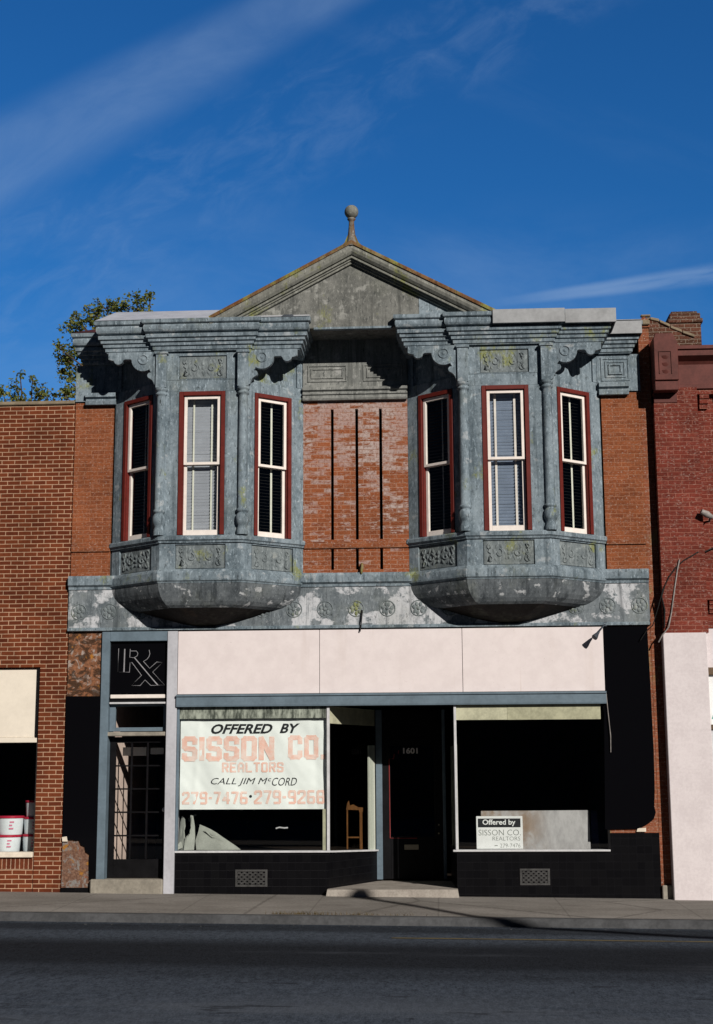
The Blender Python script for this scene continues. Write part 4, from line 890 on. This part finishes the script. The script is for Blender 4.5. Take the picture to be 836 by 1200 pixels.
# ------------------------------------------------------------------ banner, signs and things in the windows
BN = thing('banner', 'white cloth realtor banner with faded red and black lettering in the left shop window', 'banner', (-2.58, .05, 1.236))
BX0, BX1, BZ0, BZ1 = -3.610, -1.572, 1.236, 2.474
def wr(x, z):
    t = (BZ1-z)
    return .055+.010*math.sin(x*9+z*2.2)*math.sin(z*5+x)+.012*mnoise.noise(Vector((x*2.4, z*2.0, 3)))+.006*mnoise.noise(Vector((x*8+z*5, z*4, 1)))+.007*math.exp(-((x+1.75-.05*t)/.05)**2)-.006*math.exp(-((x+3.35+.05*t)/.04)**2)
mb = MB(); nx, nz = 90, 56; v = []
for i in range(nx+1):
    for j in range(nz+1):
        x = BX0+(BX1-BX0)*i/nx; z = BZ0+(BZ1-BZ0)*j/nz; v.append((x, wr(x, z), z))
mb.add(v, [(i*(nz+1)+j, (i+1)*(nz+1)+j, (i+1)*(nz+1)+j+1, i*(nz+1)+j+1) for i in range(nx) for j in range(nz)], True)
bo = mb.build('cloth', M_banner, BN)
tf = lambda x, z: wr(x, z)-.0035
bx = lambda p: BX0+(p-25)/(800-25)*(BX1-BX0)
bz = lambda p: BZ1-(p-28)/(515-28)*(BZ1-BZ0)
text('lettering', 'OFFERED', M_inkblk, bo, bx(187), bx(515), bz(110), bz(56), tf, .032, .35)
text('lettering', 'BY', M_inkblk, bo, bx(552), bx(660), bz(108), bz(56), tf, .032, .35)
block_text('lettering', 'SISSON', M_inkred, bo, bx(33), bx(525), bz(257), bz(122), tf, 1.0, 1.35)
block_text('lettering', 'CO.', M_inkred, bo, bx(598), bx(797), bz(250), bz(120), tf, .98, 1.35)
block_text('lettering', 'REALTORS', M_inkred, bo, bx(248), bx(575), bz(318), bz(264), tf, .85, 1.3)
text('lettering', 'CALL JIM M', M_inkblk, bo, bx(190), bx(490), bz(392), bz(347), tf, -.002, .32)
text('lettering', 'c', M_inkblk, bo, bx(493), bx(510), bz(366), bz(350), tf, 0, .2)
text('lettering', 'CORD', M_inkblk, bo, bx(514), bx(645), bz(390), bz(347), tf, -.002, .32)
block_text('lettering', '279-7476', M_inkred, bo, bx(38), bx(385), bz(488), bz(420), tf, .85, 1.25)
block_text('lettering', '279-9268', M_inkred, bo, bx(418), bx(792), bz(488), bz(414), tf, .85, 1.25)
q = [(bx(400)+.02*math.cos(j*math.pi/6), bz(446)+.02*math.sin(j*math.pi/6)) for j in range(12)]
MB().add([(a, tf(a, c)-.001, c) for a, c in q], [tuple(range(12))]).build('lettering', M_inkblk, bo)

SG = thing('window_sign', 'small white card sign with black heading behind the right shop window', 'sign', (.8, .12, .69))
cd_ = MB().box(.478, 1.110, .135, .150, .690, 1.128).build('card', M_signwhite, SG, .004)
sx = lambda p: .478+(p-33)/(348-33)*.632
sz = lambda p: 1.128-(p-33)/(250-33)*.438
MB().box(sx(45), sx(334), .1315, .1345, sz(106), sz(48)).build('heading_band', M_inkblk, cd_)
text('lettering', 'Offered by', M_signwhite, cd_, sx(76), sx(300), sz(100), sz(54), lambda x, z: .130, .02)
text('lettering', 'SISSON CO.', M_inkgrey, cd_, sx(48), sx(334), sz(160), sz(122), lambda x, z: .1335, -.01)
text('lettering', 'REALTORS', M_inkgrey, cd_, sx(142), sx(330), sz(194), sz(168), lambda x, z: .1335, -.01)
text('lettering', '279-7476', M_inkgrey, cd_, sx(192), sx(330), sz(240), sz(214), lambda x, z: .1335, -.01)
text('lettering', '-', M_inkgrey, cd_, sx(155), sx(176), sz(230), sz(225), lambda x, z: .1335, 0)
o = MB().prism_xz([(.54, .66), (2.04, .66), (2.035, 1.20), (.55, 1.195)], .30, .33).build('leaning_board', M_board, None, .004); tag(o, 'stained grey board standing behind the white card sign in the right window', 'board')
o = MB().prism_xz([(2.06, .66), (2.16, .66), (2.15, 1.19), (2.06, 1.20)], .32, .34).build('dark_blue_board', M_navy, None, .003); tag(o, 'narrow navy blue board beside the grey board in the right window', 'board')
# crumpled paper
def crumple(name, poly, y, parent=None):
    mb = MB(); n = 22; v = []
    for i in range(n+1):
        for j in range(n+1):
            u, t = i/n, j/n
            x = .03*mnoise.noise(Vector((u*3, t*6, 8)))+poly[0][0]*(1-u)*(1-t)+poly[1][0]*u*(1-t)+poly[2][0]*u*t+poly[3][0]*(1-u)*t
            z = poly[0][1]*(1-u)*(1-t)+poly[1][1]*u*(1-t)+poly[2][1]*u*t+poly[3][1]*(1-u)*t
            d = .07*mnoise.noise(Vector((x*5, z*5, 7)))+.07*abs(mnoise.noise(Vector((x*9, z*7, 2))))+.03*abs(mnoise.noise(Vector((x*22, z*18, 5))))
            v.append((x, y+d+.10*t, z+.05*mnoise.noise(Vector((x*11, z*3, 4)))*t))
    mb.add(v, [(i*(n+1)+j, (i+1)*(n+1)+j, (i+1)*(n+1)+j+1, i*(n+1)+j+1) for i in range(n) for j in range(n)], True)
    return mb.build(name, M_paper, parent)
pq = lambda px, py, Y: cyclic(205+px/5.97, 940+py/5.97, Y)
def flap(mb, pts, y, lean, bend):
    v = []; P = [pq(a, b, y) for a, b in pts]; c = (sum(p[0] for p in P)/len(P), sum(p[1] for p in P)/len(P))
    f = lambda x, z: y+lean*(z-.655)+bend*(x-c[0])+.012*mnoise.noise(Vector((x*14, z*14, y*9)))
    n = len(P); k = 5
    for i in range(k): t = i/k; v += [(c[0]*t+p[0]*(1-t), f(c[0]*t+p[0]*(1-t), c[1]*t+p[1]*(1-t))-.05*t*(1-t), c[1]*t+p[1]*(1-t)) for p in P]
    v.append((c[0], f(*c), c[1]))
    mb.add(v, [(i*n+j, i*n+(j+1) % n, (i+1)*n+(j+1) % n, (i+1)*n+j) for i in range(k-1) for j in range(n)]+[((k-1)*n+j, (k-1)*n+(j+1) % n, k*n) for j in range(n)], True)
mb = MB(); flap(mb, [(150, 334), (300, 336), (462, 333), (430, 310), (400, 290), (330, 245), (285, 215), (240, 190), (200, 172), (165, 158), (156, 210), (140, 270)], .20, .35, .0)
flap(mb, [(196, 196), (225, 205), (262, 242), (290, 250), (255, 252), (222, 222)], .17, .35, .25)
o = mb.build('paper_sheet', M_paper); tag(o, 'pale sheet of paper slumped on the display floor below the banner', 'paper')
mb = MB(); flap(mb, [(66, 335), (132, 335), (138, 250), (134, 170), (122, 96), (104, 92), (112, 150), (102, 195), (96, 240), (72, 250)], .13, .15, .5)
flap(mb, [(10, 335), (70, 335), (70, 240), (64, 200), (72, 170), (64, 120), (40, 96), (26, 140), (18, 230)], .15, .25, -.9)
flap(mb, [(60, 120), (78, 96), (104, 88), (118, 96), (98, 112), (78, 130), (66, 150)], .10, .9, .2)
flap(mb, [(20, 335), (52, 318), (48, 290), (34, 276), (14, 300)], .09, .6, .6)
o = mb.build('crumpled_paper', M_paper); tag(o, 'crumpled pale paper bunched in the left corner below the banner', 'paper')
o = MB().tube([(-2.32, .5, .96), (-2.27, .5, .975), (-2.2, .5, .965), (-2.15, .5, .97)], .012, 6).build('bent_wire', M_silver); tag(o, 'short bent pale wire in the dark below the banner', 'wire')
# wooden frame stand
WS = thing('wooden_stand', 'orange wooden open frame stand behind the return window left of the door', 'stand', (-1.25, 1.12, .64))
X0, X1 = -1.365, -1.135
MB().box(X0, X0+.022, 1.10, 1.13, .64, 1.20).build('leg', M_wood, WS, .003)
MB().box(X1-.042, X1, 1.10, 1.13, .64, 1.16).build('leg', M_wood, WS, .003)
MB().box(X0+.022, X1-.042, 1.105, 1.125, .80, .82).build('rail', M_wood, WS)
MB().prism_xz([(X0-.005, 1.201), (X0+.01, 1.29), (X0+.035, 1.33), (X0+.05, 1.26), (X0+.10, 1.275), (X1-.06, 1.235), (X1+.01, 1.23), (X1+.005, 1.161), (X1-.043, 1.161), (X1-.05, 1.195)], 1.10, 1.13).build('crest', M_wood, WS)

# lamp on the fascia
LP = thing('spot_lamp', 'small dark gooseneck lamp over the right end of the white fascia', 'lamp', (2.30, -.04, 3.70))
mb = MB(); mb.tube([(2.31, -.05, 3.735), (2.28, -.10, 3.70), (2.22, -.17, 3.63), (2.19, -.21, 3.595)], .009, 8); mb.build('arm', M_lampgrey, LP)
mb = MB(); mb.tube([(2.20, -.20, 3.605), (2.18, -.22, 3.585), (2.145, -.245, 3.54), (2.13, -.255, 3.525)], [.014, .022, .040, .042], 12); mb.build('lamp_head', M_lampgrey, LP)
mb = MB(); mb.box(2.295, 2.33, -.06, -.041, 3.70, 3.76); mb.build('bracket', M_lampgrey, LP)
o = MB().tube([(-1.06, -.005, 4.63), (-1.055, -.06, 4.60), (-1.055, -.07, 4.56), (-1.06, -.108, 4.515), (-1.06, -.11, 4.47)], [.012, .02, .022, .018, .010], 8).build('iron_hook', M_rust); tag(o, 'rusty iron hook on the ledge under the slotted brick panel', 'hook')
o = MB().tube([(-1.065, -.05, 3.96), (-1.06, -.07, 3.93), (-1.075, -.085, 3.74), (-1.09, -.085, 3.66)], [.014, .012, .008, .010], 8).build('cable_stub', M_wire); tag(o, 'short black cable stub hanging from the frieze over the white fascia', 'cable')
o = MB().tube([(2.285, -.05, 2.80), (2.30, -.06, 2.55), (2.325, -.06, 2.2), (2.32, -.05, 1.98)], .006, 6).build('hanging_wire', M_pipe); tag(o, 'thin grey wire hanging down the black glass from the beam end', 'wire')

# ------------------------------------------------------------------ left neighbour
N1 = thing('brick_shop', 'low dark red brick shop with pale mortar joints and a cream window panel', 'building', (-8.5, 0, 0))
mb = MB(); x1 = XL-.012
mb.box(-5.615, x1, -.0, .28, -.3, 3.215); mb.box(-12.5, x1, -.0, .28, 3.215, 7.03); mb.box(-12.5, -9.2, 0, .28, -.3, 3.215); mb.box(-9.2, -5.625, 0.004, .28, -.3, .44)
mb.box(-12.5, -12.2, .28, 12, -.3, 7.0); mb.box(-12.2, x1, 11.7, 12, -.3, 7.0); mb.box(-12.2, x1, .28, 11.7, 6.6, 6.7); mb.box(x1-.2, x1, .28, 11.7, -.3, 7.0)
mb.build('wall', M_brickL, N1)
MB().box(-9.2, -5.625, -.002, .28, .44, .60).build('brick_sill_course', M_brickLs, N1)
MB().box(-12.53, x1+.0, -.035, .32, 7.03, 7.085).build('coping', M_coping, N1, .01)
MB().box(-9.2, -5.625, -.05, .16, .60, .672).build('window_sill', M_sillcream, N1, .008)
mb = MB(); mb.box(-9.2, -5.66, .06, .12, 2.24, 3.20); mb.box(-9.2, -5.64, .04, .12, 2.165, 2.238); mb.build('window_panel', M_leftcream, N1, .004)
mb = MB(); mb.box(-5.645, -5.618, .05, .12, .672, 2.163); mb.build('window_frame', M_sillcream, N1)
MB().box(-5.659, -5.618, .02, .12, 2.24, 3.212).build('window_reveal', M_blackpaint, N1)
MB().add([(-9.2, .09, .672), (-5.645, .09, .672), (-5.645, .09, 2.165), (-9.2, .09, 2.165)], [(0, 1, 2, 3)]).build('pane', M_glass, N1)
MB().box(-5.625, -5.616, .012, .2, -.3, .60).build('joint', M_wire, N1)
mb = MB(); mb.box(-12.1, -5.5, 5, 5.1, .2, 3.4); mb.box(-12.1, -5.5, .29, 5, .5, .655); mb.box(-12.1, -5.5, .29, 5, 3.3, 3.4); mb.box(-5.6, -5.5, .29, 5, .66, 3.3); mb.build('shop_lining', M_dark, N1)
# buckets
def bucket(cx, cy_, z, r, h, label, mat, tall=False, prints=True):
    T = thing('paint_bucket', label, 'bucket', (cx, cy_, z), 'white buckets in the left shop window')
    mb = MB(); mb.lathe(cx, cy_, [(r*.90, z+.001), (r*.92, z+.01), (r, z+h-.03), (r*1.0, z+h-.02)], 28); mb.build('pail', mat, T)
    mb = MB(); mb.lathe(cx, cy_, [(r*1.03, z+h-.032), (r*1.06, z+h-.028), (r*1.06, z+h-.004), (r*1.0, z+h)], 28); mb.build('lid', M_canred, T)
    if prints:
        mb = MB()
        for k in range(3):
            a0 = -1.57+.18+k*.02; zz = z+h*(.30+.17*k); n = 5; wv = .34 if k != 1 else .22
            v = []
            for i in range(n+1):
                a = a0+wv*i/n; v += [(cx+(r*1.004)*math.cos(a), cy_+(r*1.004)*math.sin(a), zz), (cx+(r*1.006)*math.cos(a), cy_+(r*1.006)*math.sin(a), zz+h*.08)]
            mb.add(v, [(2*i, 2*i+2, 2*i+3, 2*i+1) for i in range(n)])
        mb.build('printed_mark', M_canink, T)
b0 = .656; hb = .238
bucket(-6.085, .34, b0, .175, hb, 'white bucket with pink print under the matching bucket in the left shop window', M_canw)
bucket(-6.06, .34, b0+hb+.002, .18, hb+.02, 'white bucket with crimson lid on top of its stack in the left shop window', M_canw)
bucket(-5.765, .40, b0, .125, hb+.005, 'lowest of the narrow pale buckets at the right end of the left shop window', M_canblue)
bucket(-5.757, .40, b0+hb+.007, .125, hb, 'middle narrow pale bucket in the tallest stack of the left shop window', M_canblue)
bucket(-5.745, .40, b0+2*hb+.009, .12, .225, 'topmost narrow pale bucket in the tallest stack of the left shop window', M_canblue, prints=False)
bucket(-6.50, .36, b0, .175, hb, 'white bucket cut by the left photo edge, lower one of its stack', M_canw)
bucket(-6.48, .36, b0+hb+.002, .175, hb+.02, 'white bucket cut by the left photo edge, upper one of its stack', M_canw)

# ------------------------------------------------------------------ right neighbour
N2 = thing('maroon_shop', 'maroon painted brick building with a white lower pilaster, right of the bay-windowed shop', 'building', (6, 0, 0))
XN = XR+.008
mb = MB(); mb.box(XN, 3.70, -.15, .28, 3.588, 7.06); mb.box(3.70, 10, -.05, .28, 4.05, 7.02); mb.box(9.7, 10, .28, 12, -.3, 7.9); mb.box(XN+.0, 9.7, 11.7, 12, -.3, 7.9); mb.box(XN, XN+.25, .28, 11.7, -.3, 7.9); mb.box(XN+.25, 9.7, .28, 11.7, 7.5, 7.6); mb.build('wall', M_brickR, N2)
mb = MB()
for i in range(26):
    x = 3.74+i*.24
    mb.box(x, x+.13, -.10, -.052, 3.98, 4.04); mb.box(x, x+.11, -.085, -.052, 3.92, 3.98); mb.box(x, x+.09, -.07, -.052, 3.86, 3.92)
    mb.box(x, x+.13, -.13, -.052, 6.90, 6.96); mb.box(x, x+.12, -.11, -.052, 6.83, 6.90); mb.box(x, x+.11, -.09, -.052, 6.76, 6.83)
mb.box(3.70, 10, -.12, -.052, 4.041, 4.10); mb.box(3.70, 10, -.14, -.052, 6.96, 7.02); mb.box(3.70, 10, -.045, .28, 3.66, 4.05)
mb.build('brick_corbelling', M_brickR, N2)
MB().box(XN-.02, 3.665, -.17, .28, -.2, 3.588).build('pilaster', M_bwhite, N2, .008)
MB().box(2.94, XN-.02, -.05, -.002, .0, .22).build('pilaster_footing', M_stone, N2, .01)
# metal cornice
mb = MB(); mb.sweep([(3.43, -.02), (10, -.02)], [(0, 7.06), (.06, 7.06), (.06, 7.12), (.03, 7.13), (.03, 7.42), (.06, 7.46), (.16, 7.52), (.16, 7.60), (.19, 7.61), (.19, 7.66), (0, 7.68)]); mb.build('cornice', M_maroon, N2)
bx_ = [(XN, 7.03), (3.425, 7.03), (3.425, 7.62), (3.335, 7.79), (XN+.01, 7.77), (XN, 7.70)]
mb = MB(); mb.prism_xz([(XN, 7.12), (3.425, 7.12), (3.425, 7.66), (3.36, 7.80), (3.12, 7.80), (XN, 7.72)], -.36, .1); mb.box(XN, 3.42, -.33, .1, 6.98, 7.112); mb.box(XN, 3.42, -.16, .1, 6.84, 6.975); cb_ = mb.build('cornice_block', M_maroon, N2, .006)
mb = MB(); 
for s in (0, 1): mb.box(3.155+s*.17, 3.165+s*.17, -.372, -.361, 7.21, 7.54)
mb.box(3.165, 3.325, -.372, -.361, 7.53, 7.54); mb.build('slot_moulding', M_maroon, cb_)
for i in range(3):
    mb = MB(); z = 7.46-i*.105; mb.add([(3.245, -.385, z+.01)]+[(3.245+.05*math.cos(R(a)), -.362, z+.01+.05*math.sin(R(a))) for a in range(180, 375, 15)], [(0, 1+j, 2+j) for j in range(12)], True); mb.build('half_disc', M_maroon, cb_)
# chimney
CH = thing('chimney', 'short sooty brick chimney rising above the right parapet', 'chimney', (3.87, 1.6, 7.6))
mb = MB(); mb.box(3.63, 4.10, 1.4, 1.9, 7.5, 8.50); mb.build('stack', M_chim, CH)
mb = MB(); mb.box(3.60, 4.13, 1.37, 1.93, 8.50, 8.57); mb.box(3.63, 4.10, 1.4, 1.9, 8.57, 8.66); mb.box(3.66, 4.06, 1.43, 1.87, 8.66, 8.70); mb.build('cap', M_chim, CH, .01)
pp = [(752, 380), (758, 374.5), (768, 375.5), (780, 381), (795, 388), (815, 396), (815, 412), (752, 412)]
PW = thing('parapet', 'low weathered brick parapet stepping down to the right in front of the chimney', 'parapet', (3.4, .7, 7.6))
MB().prism_xz([cyclic(a, b, .6) for a, b in pp], .6, .85).build('brickwork', M_chim, PW, .01)
for q in range(5):
    a, b = [(753, 379), (762, 374), (773, 377.5), (786, 384), (800, 390)][q]; a2, b2 = [(761.5, 373), (772.5, 376.5), (785, 383), (799, 389), (814, 395)][q]
    (xa, za), (xb, zb) = cyclic(a, b, .6), cyclic(a2, b2, .6); MB().prism_xz([(xa, za-.01), (xb, zb-.01), (xb, zb+.035), (xa, za+.03)], .57+.01*(q % 2), .88).build('coping', M_coping, PW, .006)
# shop front right of the white pilaster
mb = MB(); mb.box(3.68, 8, -.03, .2, 3.12, 3.655); mb.build('upper_panel', M_bwhite, N2)
MB().box(3.68, 8, -.05, .2, 3.02, 3.118).build('rail', M_oldbrown, N2)
MB().box(3.68, 8, -.045, .2, 2.28, 2.34).build('rail', M_oldbrown, N2)
sb = MB().box(3.69, 6.2, .0, .2, 2.345, 3.015).build('sign_board', M_signwhite, N2)
text('lettering', 'A', M_teal, sb, 3.71, 4.15, 2.42, 2.90, lambda x, z: -.003, .03)
mb = MB(); mb.box(3.68, 3.72, -.01, .12, .62, 2.275); mb.box(3.72, 8, -.01, .12, 2.15, 2.275); mb.box(3.68, 8, -.03, .12, .60, .66); mb.build('window_frame', M_silver, N2)
MB().add([(3.72, .05, .66), (8, .05, .66), (8, .05, 2.15), (3.72, .05, 2.15)], [(0, 1, 2, 3)]).build('pane', M_glass, N2)
MB().box(3.68, 8, -.03, .2, -.2, .60).build('stall_riser', M_brickR, N2)
mb = MB(); mb.box(3.67, 9.6, 4, 4.1, .3, 3.4); mb.box(3.67, 9.6, .3, 4, .3, .4); mb.box(3.67, 9.6, .3, 4, 3.2, 3.3); mb.build('shop_lining', M_dark, N2)
PO = thing('poster', 'blue and white poster at the right photo edge behind glass', 'poster', (3.95, .06, .75))
pb = MB().box(3.725, 4.3, .08, .084, .70, 1.42).build('sheet', M_signwhite, PO)
mb = MB(); mb.box(3.73, 4.28, .077, .0795, 1.29, 1.41)
for i in range(5): mb.box(3.75, 4.1+.04*(i % 2), .077, .0795, .78+i*.09, .83+i*.09)
mb.build('printed_band', M_bluesign, pb)
# cables and pipe on the maroon wall
o = MB().tube([(3.10, -.16, 3.66), (3.115, -.17, 3.9), (3.08, -.16, 4.09), (3.13, -.15, 4.24), (3.19, -.15, 4.36), (3.30, -.16, 4.50), (3.40, -.15, 4.585), (3.50, -.15, 4.64), (3.60, -.15, 4.70), (3.72, -.09, 4.72), (3.9, -.08, 4.80), (4.3, -.08, 4.92)], .010, 7).build('black_cable', M_wire); tag(o, 'black cable sagging across the maroon brick above the white pilaster', 'cable')
o = MB().tube([(2.78, -.07, 3.50), (2.86, -.10, 3.62), (2.95, -.12, 3.70), (3.03, -.16, 3.95), (3.10, -.16, 4.18), (3.2, -.16, 4.38)], .007, 7).build('loose_cable', M_wire); tag(o, 'loose black cable crossing from the black glass up to the maroon brick', 'cable')
o = MB().tube([(3.01, -.17, 3.46), (3.06, -.19, 3.55), (3.15, -.2, 3.66), (3.20, -.17, 3.85), (3.26, -.16, 4.18), (3.31, -.16, 4.45), (3.345, -.17, 4.60)], .010, 8).build('conduit_pipe', M_pipe); tag(o, 'curved grey conduit pipe running down the maroon brick to the white pilaster', 'pipe')
WL = thing('wall_lamp', 'small grey wall lamp on the maroon brick at the right photo edge', 'lamp', (3.78, -.05, 5.2))
mb = MB(); mb.tube([(3.80, -.05, 5.15), (3.80, -.12, 5.18), (3.78, -.2, 5.20)], .014, 7); mb.build('arm', M_lampgrey, WL)
mb = MB(); mb.tube([(3.82, -.2, 5.18), (3.74, -.22, 5.22), (3.66, -.24, 5.26)], [.03, .05, .035], 10); mb.build('lamp_head', M_pipe, WL)

# ------------------------------------------------------------------ tree, weeds
def tree(name, label, base, clumps, seed, leafsize=.075, per=150):
    rnd = random.Random(seed); T = thing(name, label, 'tree', base, 'trees behind the left shop')
    tr = MB(); lv = MB(); bx0 = Vector(base)
    top = Vector((base[0]+.2, base[1], max(c[2] for c in clumps)-1.0))
    pts = [bx0+(top-bx0)*t+Vector((.12*math.sin(t*6), .1*math.cos(t*5), 0)) for t in [i/8 for i in range(9)]]
    tr.tube(pts, [.22*(1-.85*i/8) for i in range(9)], 9)
    for c in clumps:
        C = Vector(c[:3]); r = c[3]
        t = max(.15, min(.92, (C.z-bx0.z-1.1)/(top.z-bx0.z))); s = bx0+(top-bx0)*t
        mid = (s+C)/2+Vector((0, 0, -.15)); tr.tube([s, mid, C], [.045, .028, .01], 6)
        for k in range(int(7*r/.3)):
            d = Vector((rnd.gauss(0, 1), rnd.gauss(0, 1), rnd.gauss(.35, .8))).normalized()*r*rnd.uniform(.6, 1.25)
            E_ = C+d; tr.tube([C, C+d*.5+Vector((0, 0, .03)), E_], [.011, .008, .004], 4)
            for q in range(int(per/7)):
                p = C+d*rnd.uniform(.35, 1.05)+Vector((rnd.gauss(0, .055), rnd.gauss(0, .055), rnd.gauss(0, .055)))
                a = Vector((rnd.gauss(0, 1), rnd.gauss(0, 1), rnd.gauss(-.5, .7))).normalized(); b = a.cross(Vector((rnd.gauss(0, 1), rnd.gauss(0, 1), rnd.gauss(0, 1)))).normalized(); n = a.cross(b)
                L = leafsize*rnd.uniform(.7, 1.3); w = L*.36
                lv.add([p, p+a*L*.5+b*w+n*.2*w, p+a*L, p+a*L*.5-b*w+n*.2*w], [(0, 1, 2), (0, 2, 3)])
    tr.build('trunk', M_bark, T); lv.build('crown', M_leaf, T)
def cl(px, py, r, Y=9.0, dy=0):
    x, z = cyclic(px, py, Y+dy); return (x, Y+dy, z, r)
rn = random.Random(3)
CLS = [(160, 352, .26), (150, 362, .28), (168, 360, .22), (140, 372, .25), (124, 362, .26), (112, 366, .24), (102, 374, .28), (92, 378, .22), (130, 374, .26), (116, 384, .3), (96, 392, .28), (80, 388, .22), (86, 402, .25),
       (74, 418, .24), (82, 424, .28), (70, 408, .18), (96, 418, .3), (90, 436, .28), (80, 446, .24), (104, 440, .3), (88, 458, .26), (76, 464, .22), (98, 466, .3), (110, 400, .34), (120, 420, .36), (130, 440, .4), (150, 400, .4), (170, 420, .4), (150, 450, .45), (110, 480, .4), (72, 434, .14), (86, 369, .14), (176, 347, .13), (134, 358, .16)]
tree('leafy_tree', 'tall green and yellowing tree rising behind the left end of the bay-windowed shop', (-6.3, 9.4, -.35), [cl(a, b, r*.82, 9.2, rn.uniform(-.5, .5)) for a, b, r in CLS], 5, per=200)
CLS2 = [(4, 462, .22), (20, 452, .16), (14, 468, .26), (38, 446, .16), (26, 470, .2), (48, 462, .24), (56, 466, .16), (-8, 458, .3), (-20, 466, .4), (40, 476, .3), (8, 484, .35), (30, 490, .4), (24, 441, .09), (60, 484, .3)]
tree('leafy_tree', 'smaller tree showing only its top above the coping of the red brick shop', (-8.9, 9.6, -.35), [cl(a, b, r*.8, 9.2, rn.uniform(-.5, .5)) for a, b, r in CLS2], 9, per=200)
mb = MB(); rn = random.Random(11)
for k in range(240):
    cx_ = rn.choice([-1.95, -1.75, -1.55, -1.3, -1.0, -.9, -.45, -1.85, -1.6]); x = cx_+rn.gauss(0, .10); y = -2.47+abs(rn.gauss(0, .03)); z = gz(x, .067); h = rn.uniform(.012, .05); a = rn.uniform(0, 6.28)
    dx_, dy_ = math.cos(a)*.004, math.sin(a)*.004; lx, ly = rn.gauss(0, .02), rn.gauss(0, .02)
    mb.add([(x-dx_, y-dy_, z), (x+dx_, y+dy_, z), (x+lx, y+ly, z+h)], [(0, 1, 2)])
mb.build('weeds', M_weed, kind='stuff')
mb = MB()
for k in range(260):
    x = rn.uniform(-6, 4); y = -rn.random()**2*.5-.02 if rn.random() < .5 else -2.62-rn.random()**2*.5
    z = gz(x, .085) if y > -2.4 else gz(x, .075)-.104; s = rn.uniform(.004, .013)
    mb.add([(x-s, y, z), (x, y-s, z), (x+s*.8, y+.2*s, z), (x, y+s, z), (x, y, z+s*.9)], [(0, 1, 4), (1, 2, 4), (2, 3, 4), (3, 0, 4)])
mb.build('gravel', M_kerb, kind='stuff')

# ------------------------------------------------------------------ across the street, out of the frame (reflected in the glass, throws the lamp shadow)
N3 = thing('opposite_building', 'plain brown brick block across the street, mirrored in the black glass', 'building', (0, -40, 0))
MB().box(-40, 40, -48, -34.2, -.4, 8.6).build('wall', M_opp, N3)
MB().box(-40.1, 40.1, -48, -34.1, 8.6, 8.8).build('coping', M_coping, N3)
K = .55/.53
def sh(gx, gy, h, g0=.04): t = (h-g0)/SUN.z; return (gx+SUN.x*t, gy+SUN.y*t, h)
SLT = thing('street_lamp', 'curved-arm street lamp behind the camera casting its shadow over the kerb', 'street lamp', (15, -15.9, 0))
hd_ = sh(-1.16, -.10, 7.2); a0_ = sh(-1.0, -.42, 7.05); a1_ = sh(-.18, -1.6, 6.55); a2_ = sh(.36, -2.45, 6.15); a3_ = sh(.85, -2.75, 6.05); a4_ = sh(1.75, -3.15, 5.95); a5_ = sh(2.85, -3.75, 5.8); 
a6_ = (15, -16.2, 5.6)
mb = MB(); mb.tube([a0_, a1_, a2_, a3_, a4_, a5_, a6_], [.075, .075, .078, .08, .085, .09, .1], 10); mb.build('arm', M_lampgrey, SLT)
mb = MB(); mb.tube([(a6_[0], a6_[1], -.2), (a6_[0], a6_[1], 5.9)], [.12, .08], 12); mb.build('pole', M_lampgrey, SLT)
mb = MB(); hv = Vector(hd_); av = Vector(a0_); d_ = (hv-av).normalized(); mb.tube([av-d_*.02, av+d_*.1, hv, hv+d_*.12], [.08, .16, .17, .08], 12); mb.build('lamp_head', M_lampgrey, SLT)
